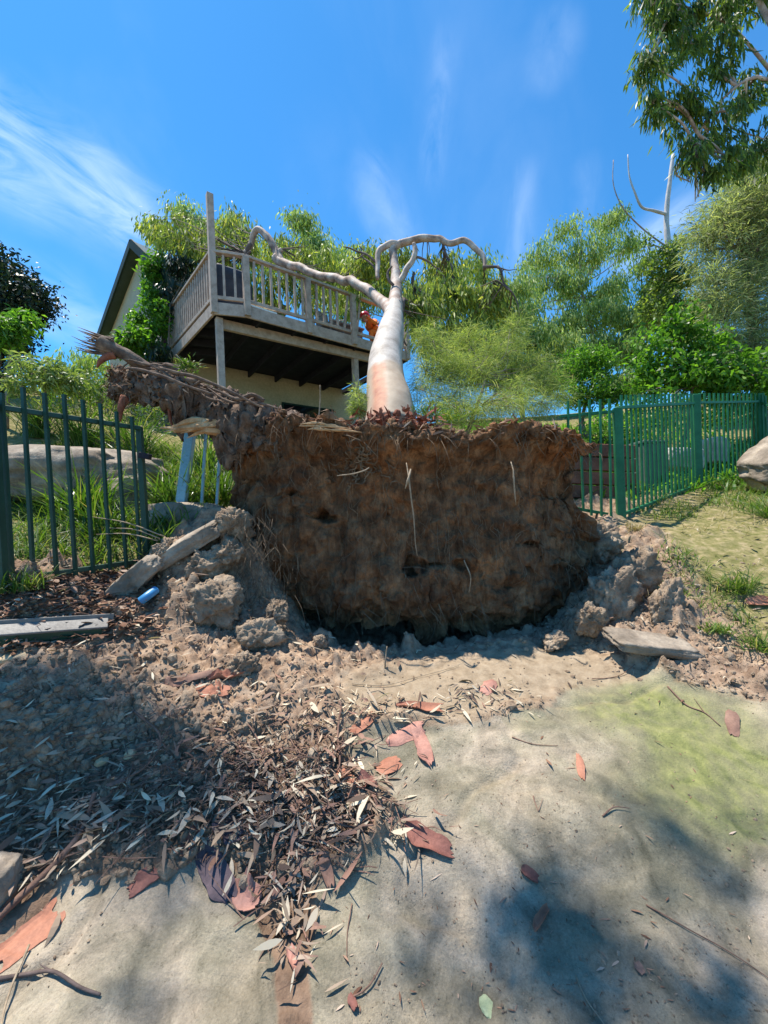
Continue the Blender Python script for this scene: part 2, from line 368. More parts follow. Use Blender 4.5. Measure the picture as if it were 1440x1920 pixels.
def spaced(fine_lo, fine_hi, step, lo, hi, g=1.13):
    a = list(np.arange(fine_lo, fine_hi, step)); s = step
    while a[-1] < hi: s *= g; a.append(a[-1] + s)
    s = step; b = []; x = fine_lo
    while x > lo: s *= g; x -= s; b.append(x)
    return np.array(b[::-1] + a)
gx = spaced(-2.9, 2.9, 0.0145, -400, 400, 1.06); gy = spaced(0.6, 4.0, 0.0145, -60, 500, 1.05)
GX, GY = np.meshgrid(gx, gy)
H = base_h(GX, GY)
far = sstep(20, 60, GY); H = H - far * 3.0
px, py = pix(np.stack([GX, GY, H], -1)); jx = fbm(np.stack([GX * 3, GY * 3, GX * 0], -1), 4, 3) * 40
inview = GY > 0.3
ROCKP = [(-900, 2600), (-900, 1800), (-100, 1800), (0, 1775), (90, 1700), (130, 1625), (260, 1650), (400, 1600), (470, 1660), (510, 1800), (530, 2100), (590, 2100), (575, 1800), (600, 1660),
         (700, 1575), (745, 1500), (690, 1450), (625, 1400), (640, 1355), (880, 1350), (1000, 1330), (1050, 1290), (1230, 1268), (1440, 1320), (2400, 1400), (2400, 2600)]
rock = inpoly(px + jx * 0.5, py + jx * 0.35, ROCKP, 14) * inview + (~inview)
SANDP = [(700, 1250), (880, 1215), (1060, 1200), (1210, 1260), (1200, 1300), (1040, 1300), (880, 1355), (640, 1350), (640, 1270)]
sand = inpoly(px, py + jx * 0.5, SANDP, 25) * inview
mossA = np.exp(-(((px - 1330) / 150) ** 2 + ((py - 1440) / 110) ** 2)) + 0.75 * np.exp(-(((px - 1180) / 130) ** 2 + ((py - 1320) / 50) ** 2)) + 0.6 * np.exp(-(((px - 1440) / 100) ** 2 + ((py - 1500) / 90) ** 2))
moss = np.clip(mossA * 1.25 + 0.35 * fbm(np.stack([GX * 4, GY * 4, GX * 0], -1), 4, 8), 0, 1) * rock * inview * (mossA > 0.02)
grassR = inpoly(px, py, [(1170, 985), (1240, 1000), (1290, 1060), (1330, 1130), (1420, 1200), (2600, 1300), (2600, 600), (1500, 700), (1430, 895), (1310, 920), (1165, 985)], 25)
grassL = ((GY > 3.1 + (GX + 2.2) * 0.9) & (GX < -1.6)) | (GX < -2.7)
grass = np.clip(grassR + grassL * (GY > 2.0), 0, 1) * inview + (GY > 5.2) * (1 - grassR); grass = np.clip(grass, 0, 1)
heap = np.exp(-(((px - 110) / 170) ** 2 + ((py - 1345) / 75) ** 2))
mulch = inpoly(px, py, [(-600, 1120), (0, 1110), (240, 1060), (215, 1150), (-600, 1200)], 12)
mulch = np.maximum(mulch, inpoly(px, py, [(0, 1450), (250, 1400), (500, 1380), (640, 1400), (745, 1500), (700, 1580), (560, 1650), (540, 1930), (510, 1930), (470, 1650), (250, 1650), (0, 1800)], 25) * 0.9) * inview
crack_m = inpoly(px + jx * 0.3, py, [(470, 1640), (505, 1800), (525, 2100), (600, 2100), (580, 1800), (600, 1640)], 16) * inview
loose = (1 - rock) * (1 - 0.93 * sand) * (1 - 0.8 * grass)
q = np.stack([GX, GY, H * 0.6], -1)
near = 1 - sstep(5, 9, GY)
mulch = np.maximum(mulch, crack_m * .95)
lumps = billow(q * 3.1, 3, 21) * 0.055 + billow(q * 9.5, 3, 22) * 0.018 + billow(q * 26, 2, 23) * 0.012
lumps = lumps + np.maximum(0, fbm(q * 5.5, 3, 40) - 0.12) * 0.22
H = H + loose * near * lumps * np.where(mulch > 0.5, 0.55, 1.0)
H = H + loose * near * (chunks(GX * 7, GY * 7, 5, .05) * (1 + heap) + chunks(GX * 17, GY * 17, 9, .032) + chunks(GX * 33, GY * 33, 12, .020)) * np.where(mulch > .5, .4, 1)
H = H + heap * 0.10 * inview * (1 - rock)
H = H + rock * near * (fbm(q * 1.3, 3, 31) * 0.06 + billow(q * np.array([1.6, 2.6, 1]), 2, 45) * 0.022 + fbm(q * 5, 4, 32) * 0.014 + billow(q * np.array([4., 9., 1]), 3, 39) * 0.006 - 0.02 * sstep(0.05, 0.0, np.abs(fbm(q * np.array([0.9, 1.4, 1]) + 5, 3, 41))) - 0.006 * sstep(0.25, 0.02, np.abs(fbm(q * np.array([1.2, 3.0, 1]), 3, 37))))
H = H + sand * (fbm(q * 4, 4, 33) * 0.012) + grass * near * fbm(q * 6, 3, 35) * 0.02 + (1 - near) * fbm(q * 0.5, 3, 36) * 0.15
# the crack through the ledge and the step where soil ends
crack = inpoly(px + jx * 0.3, py, [(470, 1640), (505, 1800), (525, 2100), (600, 2100), (580, 1800), (600, 1640)], 16) * inview
H = H - crack * 0.035
def hgt(x, y):
    x = np.asarray(x, float); y = np.asarray(y, float)
    i = np.clip(np.searchsorted(gx, x) - 1, 0, len(gx) - 2); j = np.clip(np.searchsorted(gy, y) - 1, 0, len(gy) - 2)
    tx = np.clip((x - gx[i]) / (gx[i + 1] - gx[i]), 0, 1); ty = np.clip((y - gy[j]) / (gy[j + 1] - gy[j]), 0, 1)
    return (H[j, i] * (1 - tx) + H[j, i + 1] * tx) * (1 - ty) + (H[j + 1, i] * (1 - tx) + H[j + 1, i + 1] * tx) * ty
def hit(px_, py_, dmax=14.0):
    """where the sight line through a photo pixel meets the ground"""
    px_, py_ = np.atleast_1d(np.asarray(px_, float)), np.atleast_1d(np.asarray(py_, float)); dd = np.full(px_.shape, float(dmax)); done = np.zeros(px_.shape, bool)
    v = Pn(px_, py_, np.ones_like(px_))
    d = 0.7
    while d < dmax:
        p = v * d; b = (p[:, 2] < hgt(p[:, 0], p[:, 1])) & ~done; dd[b] = d - 0.005; done |= b; d += 0.01 + d * 0.003
    r = v * dd[:, None]; r[:, 2] = hgt(r[:, 0], r[:, 1]); return r
def G1(px_, py_): return hit(px_, py_)[0]

def ground_mat():
    m, nt, N, L = new_mat('ground_surface'); geo = N.new('ShaderNodeNewGeometry'); pos = geo.outputs['Position']
    a = N.new('ShaderNodeAttribute'); a.attribute_name = 'maskA'; sa = N.new('ShaderNodeSeparateColor'); L.new(a.outputs['Color'], sa.inputs[0])
    b = N.new('ShaderNodeAttribute'); b.attribute_name = 'maskB'; sb = N.new('ShaderNodeSeparateColor'); L.new(b.outputs['Color'], sb.inputs[0])
    n1 = noise(N, L, pos, 2.2, 8, 0.6, 0.4); n2 = noise(N, L, pos, 14, 8, 0.65); n3 = noise(N, L, pos, 90, 4, 0.7); n4 = noise(N, L, pos, 5, 6, 0.6, 1.2)
    soil = ramp(N, L, n2, [(0.32, (0.165, 0.108, 0.075)), (0.5, (0.315, 0.23, 0.165)), (0.7, (0.46, 0.36, 0.265))])
    soil = mixc(N, L, 0.6, soil, ramp(N, L, n1, [(0.35, (0.7, 0.64, 0.62)), (0.65, (1.15, 1.08, 1.0))]), 'MULTIPLY')
    sandc = ramp(N, L, n2, [(0.3, (0.22, 0.165, 0.11)), (0.5, (0.31, 0.24, 0.165)), (0.7, (0.39, 0.31, 0.22))])
    rockc = ramp(N, L, n4, [(0.25, (0.14, 0.125, 0.095)), (0.40, (0.26, 0.22, 0.17)), (0.56, (0.365, 0.305, 0.235)), (0.75, (0.50, 0.415, 0.32))])
    rockc = mixc(N, L, 0.5, rockc, ramp(N, L, n1, [(0.3, (0.68, 0.76, 0.72)), (0.5, (1, 1, 1)), (0.7, (1.15, 1.06, 0.98))]), 'MULTIPLY')
    rockc = mixc(N, L, 0.5, rockc, ramp(N, L, n3, [(0.3, (0.72, 0.72, 0.72)), (0.7, (1.2, 1.2, 1.2))]), 'MULTIPLY')
    pit = noise(N, L, pos, 38, 5, 0.75); rockc = mixc(N, L, 0.8, rockc, ramp(N, L, pit, [(0.30, (0.42, 0.42, 0.40)), (0.42, (1, 1, 1)), (0.6, (1, 1, 1)), (0.72, (1.35, 1.3, 1.2))]), 'MULTIPLY')
    st = noise(N, L, pos, 1.1, 5, 0.62, 1.5); rockc = mixc(N, L, 0.75, rockc, ramp(N, L, st, [(0.36, (0.45, 0.48, 0.42)), (0.45, (0.72, 0.75, 0.70)), (0.56, (1.03, 1.02, 1.0))]), 'MULTIPLY')
    rockc = mixc(N, L, 0.32, rockc, ramp(N, L, noise(N, L, pos, 130, 6, 0.8), [(0.36, (0.5, 0.5, 0.5)), (0.5, (1, 1, 1)), (0.64, (1.4, 1.4, 1.4))]), 'MULTIPLY'); sp = noise(N, L, pos, 220, 2, 0.5); rockc = mixc(N, L, 0.6, rockc, ramp(N, L, sp, [(0.28, (0.55, 0.55, 0.55)), (0.38, (1, 1, 1))]), 'MULTIPLY')
    mossc = ramp(N, L, n2, [(0.25, (0.08, 0.095, 0.04)), (0.5, (0.185, 0.195, 0.075)), (0.65, (0.26, 0.26, 0.10)), (0.8, (0.33, 0.32, 0.18))])
    grassc = ramp(N, L, n2, [(0.3, (0.10, 0.11, 0.03)), (0.5, (0.21, 0.185, 0.08)), (0.7, (0.37, 0.29, 0.17))])
    mulchc = ramp(N, L, n2, [(0.3, (0.08, 0.05, 0.035)), (0.7, (0.26, 0.175, 0.12))])
    c = mixc(N, L, sb.outputs[0], soil, sandc); c = mixc(N, L, sb.outputs[1], c, mulchc); c = mixc(N, L, sa.outputs[1], c, grassc)
    # soil dusting over the edge of the rock
    rf = N.new('ShaderNodeMath'); rf.operation = 'ADD'; L.new(sa.outputs[0], rf.inputs[0])
    k = N.new('ShaderNodeMath'); k.operation = 'MULTIPLY_ADD'; L.new(n2, k.inputs[0]); k.inputs[1].default_value = 0.9; k.inputs[2].default_value = -0.5; L.new(k.outputs[0], rf.inputs[1])
    r = N.new('ShaderNodeMapRange'); r.inputs['From Min'].default_value = 0.4; r.inputs['From Max'].default_value = 0.75; L.new(rf.outputs[0], r.inputs[0])
    c = mixc(N, L, r.outputs[0], c, rockc)
    mm = N.new('ShaderNodeMath'); mm.operation = 'MULTIPLY'; L.new(sa.outputs[2], mm.inputs[0]); r5 = N.new('ShaderNodeMapRange'); r5.inputs['From Min'].default_value = 0.3; r5.inputs['From Max'].default_value = 0.6; L.new(n4, r5.inputs[0]); r5.inputs['To Min'].default_value = .45
    L.new(r5.outputs[0], mm.inputs[1])
    c = mixc(N, L, mm.outputs[0], c, mossc)
    bs = N.new('ShaderNodeBsdfPrincipled'); bs.inputs['Roughness'].default_value = 0.97; bs.inputs['Specular IOR Level'].default_value = 0.06; L.new(c, bs.inputs['Base Color'])
    h = N.new('ShaderNodeMath'); h.operation = 'ADD'; L.new(n2, h.inputs[0]); L.new(n3, h.inputs[1])
    bp = N.new('ShaderNodeBump'); bp.inputs['Strength'].default_value = 0.6; bp.inputs['Distance'].default_value = 0.014; L.new(h.outputs[0], bp.inputs['Height']); L.new(bp.outputs[0], bs.inputs['Normal'])
    o = N.new('ShaderNodeOutputMaterial'); L.new(bs.outputs[0], o.inputs[0]); return m
M_GROUND = ground_mat()
ny, nx = GX.shape
VV = np.stack([GX, GY, H], -1).reshape(-1, 3); I = (np.arange(ny - 1)[:, None] * nx + np.arange(nx - 1)[None]).ravel()
Qd = np.stack([I, I + 1, I + nx + 1, I + nx], -1); rk = (rock > 0.5).ravel()[Qd].mean(1) > 0.5
def sheet(name, sel):
    q4 = Qd[sel]; u, inv = np.unique(q4, return_inverse=True); g = Geo(); g.add(VV[u], inv.reshape(-1, 4)); o = obj(name, g, M_GROUND, smooth=True, kind='structure')
    for nm, chans in (('maskA', (rock, grass, moss)), ('maskB', (sand, mulch, crack))):
        at = o.data.color_attributes.new(nm, 'FLOAT_COLOR', 'POINT'); c = np.ones((len(u), 4), np.float32)
        for k in range(3): c[:, k] = chans[k].ravel()[u]
        at.data.foreach_set('color', c.ravel())
    return o
sheet('ground', ~rk); sheet('rock_ledge', rk)
# ================================================================ MATERIALS OF THINGS
def root_soil_extra(N, L, c, geo, tc):
    n = noise(N, L, geo.outputs['Position'], 1.4, 4, 0.6, 0.6)
    c = mixc(N, L, 0.85, c, ramp(N, L, n, [(0.3, (0.62, 0.50, 0.45)), (0.5, (0.95, 0.9, 0.85)), (0.66, (1.35, 1.0, 0.72))]), 'MULTIPLY')
    mp = N.new('ShaderNodeMapping'); mp.inputs['Scale'].default_value = (9, 9, 1.6); L.new(geo.outputs['Position'], mp.inputs[0])
    s = noise(N, L, mp.outputs[0], 4, 6, 0.7, 0.6)
    return mixc(N, L, 0.6, c, ramp(N, L, s, [(0.34, (0.45, 0.42, 0.4)), (0.5, (1, 1, 1)), (0.64, (1.5, 1.4, 1.25))]), 'MULTIPLY')
M_PLATE = pmat('root_soil', [(0, (0.09, 0.048, 0.024)), (0.45, (0.17, 0.092, 0.048)), (1, (0.30, 0.185, 0.105))], 7, 0.95, 0.9, 45, bdist=0.03, extra=root_soil_extra)
M_CLOD = pmat('soil_clod', [(0, (0.16, 0.11, 0.075)), (0.5, (0.29, 0.215, 0.15)), (1, (0.43, 0.335, 0.24))], 9, 0.95, 0.9, 60, bdist=0.02)
M_STONE = pmat('sandstone', [(0, (0.14, 0.11, 0.08)), (0.5, (0.26, 0.21, 0.16)), (1, (0.42, 0.35, 0.27))], 5, 0.9, 0.7, 40, bdist=0.015)
M_PALESTONE = pmat('pale_sandstone', [(0, (0.30, 0.28, 0.25)), (0.5, (0.45, 0.42, 0.38)), (1, (0.60, 0.56, 0.50))], 4, 0.9, 0.6, 30, bdist=0.015)
M_TANSTONE = pmat('tan_sandstone', [(0, (0.36, 0.25, 0.14)), (0.5, (0.48, 0.36, 0.22)), (1, (0.58, 0.46, 0.30))], 4, 0.9, 0.5, 30)
M_ORANGESTONE = pmat('orange_stone', [(0, (0.30, 0.19, 0.08)), (1, (0.48, 0.34, 0.15))], 6, 0.9, 0.5, 40)
M_ROOT = pmat('root_bark', [(0, (0.06, 0.04, 0.032)), (0.5, (0.14, 0.095, 0.07)), (1, (0.26, 0.19, 0.14))], 14, 0.9, 0.8, 60, stretch=(1, 1, 1.001))
M_ROOTPALE = pmat('pale_root', [(0, (0.20, 0.145, 0.09)), (1, (0.42, 0.33, 0.23))], 20, 0.8, 0.5, 60)
M_SPLITWOOD = pmat('split_wood', [(0, (0.30, 0.15, 0.06)), (0.5, (0.52, 0.31, 0.15)), (1, (0.66, 0.46, 0.27))], 9, 0.7, 0.6, 50)
M_REDFIBRE = pmat('red_fibre', [(0, (0.12, 0.035, 0.02)), (1, (0.32, 0.12, 0.07))], 20, 0.9, 0.6, 60)
def trunk_extra(N, L, c, geo, tc):
    # pale young bark with an orange-pink stripe low on the trunk (in the trunk's own frame) and grey stains
    sep = N.new('ShaderNodeSeparateXYZ'); L.new(geo.outputs['Position'], sep.inputs[0])
    def m2(op, a, b):
        m = N.new('ShaderNodeMath'); m.operation = op
        for i, v in enumerate((a, b)):
            if isinstance(v, (int, float)): m.inputs[i].default_value = v
            else: L.new(v, m.inputs[i])
        return m.outputs[0]
    nz = noise(N, L, geo.outputs['Position'], 3, 4)
    low = N.new('ShaderNodeMapRange'); low.interpolation_type = 'SMOOTHSTEP'; low.inputs['From Min'].default_value = 1.72; low.inputs['From Max'].default_value = 1.60
    L.new(m2('ADD', sep.outputs[2], m2('MULTIPLY', m2('SUBTRACT', nz, 0.5), 0.35)), low.inputs[0])
    c = mixc(N, L, low.outputs[0], c, ramp(N, L, noise(N, L, geo.outputs['Position'], 6, 5), [(0.3, (0.32, 0.235, 0.16)), (0.7, (0.47, 0.37, 0.27))]))
    x = m2('ADD', sep.outputs[0], m2('MULTIPLY', m2('SUBTRACT', nz, 0.5), 0.10))
    st = N.new('ShaderNodeMapRange'); st.interpolation_type = 'SMOOTHSTEP'; st.inputs['From Min'].default_value = 0.10; st.inputs['From Max'].default_value = 0.035
    L.new(m2('ABSOLUTE', m2('ADD', m2('SUBTRACT', x, m2('MULTIPLY', sep.outputs[2], 0.0)), 0.0), 0), st.inputs[0])
    return mixc(N, L, m2('MULTIPLY', m2('MULTIPLY', st.outputs[0], low.outputs[0]), 0.9), c, ramp(N, L, noise(N, L, geo.outputs['Position'], 9, 5), [(0.3, (0.32, 0.10, 0.05)), (0.7, (0.52, 0.24, 0.13))]))
M_TRUNK = pmat('smooth_gum_bark', [(0, (0.27, 0.225, 0.185)), (0.45, (0.43, 0.375, 0.325)), (1, (0.55, 0.49, 0.43))], 5, 0.65, 0.25, 14, bdist=0.02, extra=trunk_extra)
M_LIMB = pmat('limb_bark', [(0, (0.14, 0.09, 0.07)), (0.3, (0.30, 0.21, 0.165)), (0.6, (0.42, 0.33, 0.28)), (1, (0.60, 0.53, 0.46))], 6, 0.7, 0.3, 25)
M_DARKLIMB = pmat('dark_branch_bark', [(0, (0.07, 0.05, 0.045)), (1, (0.20, 0.15, 0.13))], 6, 0.85, 0.5, 40)
M_WHITEDEAD = pmat('dead_wood', [(0, (0.42, 0.38, 0.36)), (1, (0.68, 0.64, 0.62))], 5, 0.8, 0.3, 40)
M_BARK = pmat('tree_bark', [(0, (0.12, 0.09, 0.07)), (1, (0.30, 0.25, 0.20))], 5, 0.9, 0.6, 30)
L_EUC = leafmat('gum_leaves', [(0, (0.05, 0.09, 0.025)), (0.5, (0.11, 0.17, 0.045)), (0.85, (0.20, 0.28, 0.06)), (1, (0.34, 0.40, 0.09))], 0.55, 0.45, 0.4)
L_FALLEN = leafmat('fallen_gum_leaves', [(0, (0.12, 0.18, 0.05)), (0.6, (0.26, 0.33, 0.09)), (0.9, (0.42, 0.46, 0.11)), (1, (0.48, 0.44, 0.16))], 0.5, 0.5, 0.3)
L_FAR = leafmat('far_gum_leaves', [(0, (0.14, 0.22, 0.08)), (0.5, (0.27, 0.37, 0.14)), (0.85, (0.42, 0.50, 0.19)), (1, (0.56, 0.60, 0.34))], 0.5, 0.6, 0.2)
L_BROAD = leafmat('broad_leaves', [(0, (0.045, 0.12, 0.015)), (0.5, (0.09, 0.22, 0.025)), (1, (0.20, 0.38, 0.045))], 0.5, 0.42, 0.35)
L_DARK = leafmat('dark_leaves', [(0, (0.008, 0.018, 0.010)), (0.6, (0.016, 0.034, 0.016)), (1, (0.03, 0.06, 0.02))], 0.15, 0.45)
L_NEEDLE = leafmat('needle_leaves', [(0, (0.16, 0.20, 0.11)), (0.5, (0.28, 0.33, 0.18)), (0.85, (0.42, 0.46, 0.28)), (1, (0.50, 0.45, 0.34))], 0.5, 0.6, 0.2)
L_WATTLE = leafmat('wattle_leaves', [(0, (0.12, 0.17, 0.06)), (0.5, (0.24, 0.31, 0.10)), (0.85, (0.38, 0.44, 0.17)), (1, (0.58, 0.56, 0.36))], 0.5, 0.6, 0.2)
L_GRASS = leafmat('grass_blades', [(0, (0.04, 0.085, 0.012)), (0.5, (0.09, 0.17, 0.025)), (0.85, (0.17, 0.25, 0.05)), (1, (0.36, 0.32, 0.14))], 0.4, 0.5, 0.35)
L_STRAP = leafmat('strap_leaves', [(0, (0.03, 0.075, 0.012)), (0.5, (0.07, 0.15, 0.02)), (0.9, (0.14, 0.23, 0.04)), (1, (0.34, 0.28, 0.12))], 0.35, 0.35, 0.5)
L_DRY = leafmat('dry_blades', [(0, (0.22, 0.17, 0.09)), (1, (0.46, 0.38, 0.24))], 0.25, 0.6)
L_LITTER = leafmat('dead_leaves', [(0, (0.11, 0.075, 0.06)), (0.25, (0.22, 0.155, 0.12)), (0.5, (0.34, 0.265, 0.20)), (0.62, (0.28, 0.155, 0.12)), (0.75, (0.44, 0.37, 0.29)), (1, (0.62, 0.55, 0.43))], 0.1, 0.95, 0.05)
L_MULCH = leafmat('mulch_chips', [(0, (0.10, 0.05, 0.035)), (0.5, (0.22, 0.13, 0.09)), (0.85, (0.34, 0.22, 0.16)), (1, (0.50, 0.40, 0.32))], 0.0, 0.95, 0.05)

# ---------------------------------------------------------------- leaves in clumps
def clump_points(blobs, n_clump, per, cr_=0.25, shell=0.55, squash=0.8):
    """blobs: (centre, (rx,ry,rz)). returns leaf positions and clump centres"""
    w = np.array([(b[1][0] * b[1][1] * b[1][2]) ** 0.75 for b in blobs]); k = rng.choice(len(blobs), n_clump, p=w / w.sum())
    C = np.array([b[0] for b in blobs])[k]; R = np.array([b[1] for b in blobs])[k]
    u = norm(rng.normal(size=(n_clump, 3))) * (rng.uniform(0, 1, (n_clump, 1)) ** (1 / 3 if shell is None else 0.42))
    cc = C + u * R; s = cr_ * rng.uniform(0.55, 1.35, (n_clump, 1)); idx = np.repeat(np.arange(n_clump), per)
    off = rng.normal(size=(len(idx), 3)) * np.array([0.55, 0.55, 0.55 * squash]); return cc[idx] + off * s[idx], cc, off
def foliage(blobs, n_clump, per, cr_, L, Wd, style='rand', prof=(0.15, 1, 0.05), g=None, squash=0.8, droop=0.3):
    g = g or Geo(); p, cc, off = clump_points(blobs, n_clump, per, cr_, squash=squash); n = len(p)
    j = rng.normal(size=(n, 3))
    if style == 'hang': d = np.array([0, 0, -1.0]) + j * 0.33 + off * [0.3, 0.3, 0]
    elif style == 'up': d = np.array([0, 0, 1.0]) * 0.7 + j * 0.4 + off * [0.7, 0.7, 0.3]
    elif style == 'star': d = off + j * 0.35
    else: d = j
    LL = L * rng.uniform(0.6, 1.25, n); WW = Wd * rng.uniform(0.7, 1.25, n)
    ribbons(g, p, d, LL, WW, prof, bend=np.stack([rng.normal(size=n) * 0.1, rng.normal(size=n) * 0.1, -droop * np.ones(n)], -1) * LL[:, None], fold=0.1); return g, cc
def twigs(g, src, cc, r=0.006, frac=0.5, sides=3, sag=0.1):
    """thin branches from points on the limbs to clump centres"""
    src = np.asarray(src); sel = cc[rng.random(len(cc)) < frac]
    for c in sel:
        s = src[np.argmin(((src - c) ** 2).sum(1) + rng.uniform(0, 0.15))]; m = (s + c) / 2 + rng.normal(size=3) * 0.08 * np.linalg.norm(c - s) + [0, 0, sag * np.linalg.norm(c - s)]
        tube(g, [s, m, c], [r * 1.6, r, r * 0.5], sides, 3, cap=False)
    return g
def B(px, py, d, rx, rz=None, ry=None): return (P(px, py, d), (rx, ry or rx, rz or rx))
def plant(name, label, cat, base, blobs, leaf, nclump, per, crad, L, Wd, style='rand', trunk=None, tmat=None, group=None, prof=(0.15, 1, 0.05), squash=0.8, droop=0.3, tw=0.4, twr=0.006, limbs=3, tr=0.08, crown='crown', stem='trunk'):
    base = np.asarray(base, float); t = thing(name, label, cat, base, group)
    g, cc = foliage(blobs, nclump, per, crad, L, Wd, style, prof, squash=squash, droop=droop); obj(crown, g, leaf, t)
    tg = Geo(); src = []
    trunk = trunk or [[base, (base + np.mean([b[0] for b in blobs], 0)) / 2 + rng.normal(size=3) * 0.1, np.mean([b[0] for b in blobs], 0)]]
    tp, trr = smooth_path(trunk[0], np.linspace(tr, tr * 0.45, len(trunk[0])), 5); tube(tg, trunk[0], np.linspace(tr, tr * 0.45, len(trunk[0])), 8, 5, 0.15); src += list(tp[len(tp) // 3:])
    for extra in trunk[1:]:
        rr = np.linspace(tr * 0.45, tr * 0.12, len(extra)); ep, _ = smooth_path(extra, rr, 5); tube(tg, extra, rr, 6, 5, 0.1, cap=False); src += list(ep)
    S0 = np.array(src)
    for b in blobs:
        for _ in range(limbs):
            e = b[0] + norm(rng.normal(size=3)) * np.array(b[1]) * 0.55; s = S0[np.argmin(((S0 - e) ** 2).sum(1))]; m = (s + e) / 2 + rng.normal(size=3) * 0.1 * np.linalg.norm(e - s)
            lp, _ = smooth_path([s, m, e], [1, 1, 1], 5); tube(tg, [s, m, e], [tr * 0.3, tr * 0.2, tr * 0.08], 5, 4, cap=False); src += list(lp)
    twigs(tg, src, cc, twr, tw); obj(stem, tg, tmat or M_BARK, t, smooth=True); return t

M_ARM = pmat('grey_brown_root_soil', [(0, (0.07, 0.045, 0.032)), (0.45, (0.15, 0.10, 0.072)), (1, (0.29, 0.21, 0.155))], 8, 0.95, 0.9, 45, bdist=0.03)
# ================================================================ THE FALLEN TREE AND ITS ROOT PLATE
TREE = thing('fallen_tree', 'uprooted smooth-barked gum tree leaning back on the deck with its root plate standing up', 'tree', P(730, 800, 3.6))
def interp(poly, t):
    poly = np.asarray(poly, float); s = np.concatenate([[0], np.cumsum(np.hypot(*np.diff(poly, axis=0).T))]); s /= s[-1]
    return np.stack([np.interp(t, s, poly[:, 0]), np.interp(t, s, poly[:, 1])], -1)
def root_plate():
    Lf = [(442, 806), (436, 850), (434, 920), (440, 975), (455, 1050), (500, 1130), (548, 1168)]
    Rt = [(1116, 834), (1074, 872), (1070, 915), (1086, 955), (1108, 1000), (1110, 1060), (1088, 1125), (1040, 1176)]
    Tp = [(442, 806), (480, 788), (560, 788), (640, 796), (700, 800), (760, 800), (820, 808), (880, 806), (950, 802), (1000, 792), (1050, 806), (1085, 818), (1116, 834)]
    Bt = [(548, 1168), (600, 1160), (650, 1172), (700, 1162), (745, 1160), (790, 1188), (812, 1192), (840, 1168), (882, 1196), (905, 1200), (930, 1176), (980, 1190), (1040, 1176)]
    nu, nv = 300, 190; u = np.linspace(0, 1, nu); v = np.linspace(0, 1, nv); U, V = np.meshgrid(u, v)
    T_, B_, L_, R_ = interp(Tp, u), interp(Bt, u), interp(Lf, v), interp(Rt, v)
    S = (1 - V)[..., None] * T_[None] + V[..., None] * B_[None] + (1 - U)[..., None] * L_[:, None] + U[..., None] * R_[:, None] \
        - ((1 - U) * (1 - V))[..., None] * T_[0] - (U * (1 - V))[..., None] * T_[-1] - ((1 - U) * V)[..., None] * B_[0] - (U * V)[..., None] * B_[-1]
    D = 3.14 + 0.22 * sstep(0.0, 0.22, V) + 0.42 * np.abs(2 * U - 1) ** 3.2 - 0.10 * np.exp(-((V - .75) / .2) ** 2) * np.exp(-((U - .55) / .25) ** 2) + 0.14 * sstep(0.8, 1, V)
    X = Pn(S[..., 0], S[..., 1], D)
    q = X * np.array([1, 1, 0.42])
    disp = fbm(q * 2.6, 4, 51) * 0.15 + billow(q * 7, 4, 52) * 0.028 + fbm(X * 20, 3, 53) * 0.02 + billow(X * np.array([16, 16, 3]), 3, 56) * 0.028 + chunks(X[..., 0] * 11, X[..., 2] * 7, 77, .035)
    hole = np.maximum(0, fbm(X * np.array([4, 4, 6]) + 9, 3, 54) - 0.46); disp = disp - hole * 0.8
    X = X + FWD * (-disp)[..., None]
    edge = np.minimum(np.minimum(U, 1 - U) * 3, np.minimum(V * 5, (1 - V) * 2)); ew = np.clip(1 - edge, 0, 1)
    X = X + np.stack([fbm(X * 7 + 30 * i, 3, 60 + i) for i in range(3)], -1) * (0.03 + 0.07 * ew)[..., None]
    g = Geo(); n = nu; I = (np.arange(nv - 1)[:, None] * n + np.arange(n - 1)[None]).ravel()
    g.add(X.reshape(-1, 3), np.stack([I + n, I + n + 1, I + 1, I], -1))
    # the sides: the rim drawn back to the hidden rear
    ring = np.concatenate([X[0, :-1], X[:-1, -1], X[-1, ::-1][:-1], X[::-1, 0][:-1]]); rows = [ring]; K = 26; cen = ring.mean(0)
    topness = np.clip((ring[:, 2] - cen[2]) / 0.9, -1, 1)
    for k in range(1, K):
        t = k / (K - 1); r = ring + FWD * 1.0 * t + np.stack([(cen[0] - ring[:, 0]) * 0.35 * t * t, 0 * topness, (cen[2] - ring[:, 2]) * np.where(topness < 0, 0.35, 0.05) * t * t], -1)
        r = r + np.stack([fbm(r * 6 + 30 * i, 3, 60 + i) for i in range(3)], -1) * 0.07 * min(1, 3 * t); r[:, 2] += billow(r * 9, 2, 71) * 0.03 * min(1, 4 * t) * (topness > 0); rows.append(r)
    R = np.array(rows); m = len(ring); I = np.arange(K - 1)[:, None] * m + np.arange(m)[None]; J = np.arange(K - 1)[:, None] * m + (np.arange(m) + 1)[None] % m
    Vv = np.vstack([R.reshape(-1, 3), R[-1].mean(0) + FWD * 0.1]); c = K * m
    g.add2(Vv, np.stack([I, J, J + m, I + m], -1).reshape(-1, 4), [((K - 1) * m + i, (K - 1) * m + (i + 1) % m, c) for i in range(m)])
    obj('root_plate', g, M_PLATE, TREE, smooth=True); return X
PX = root_plate()
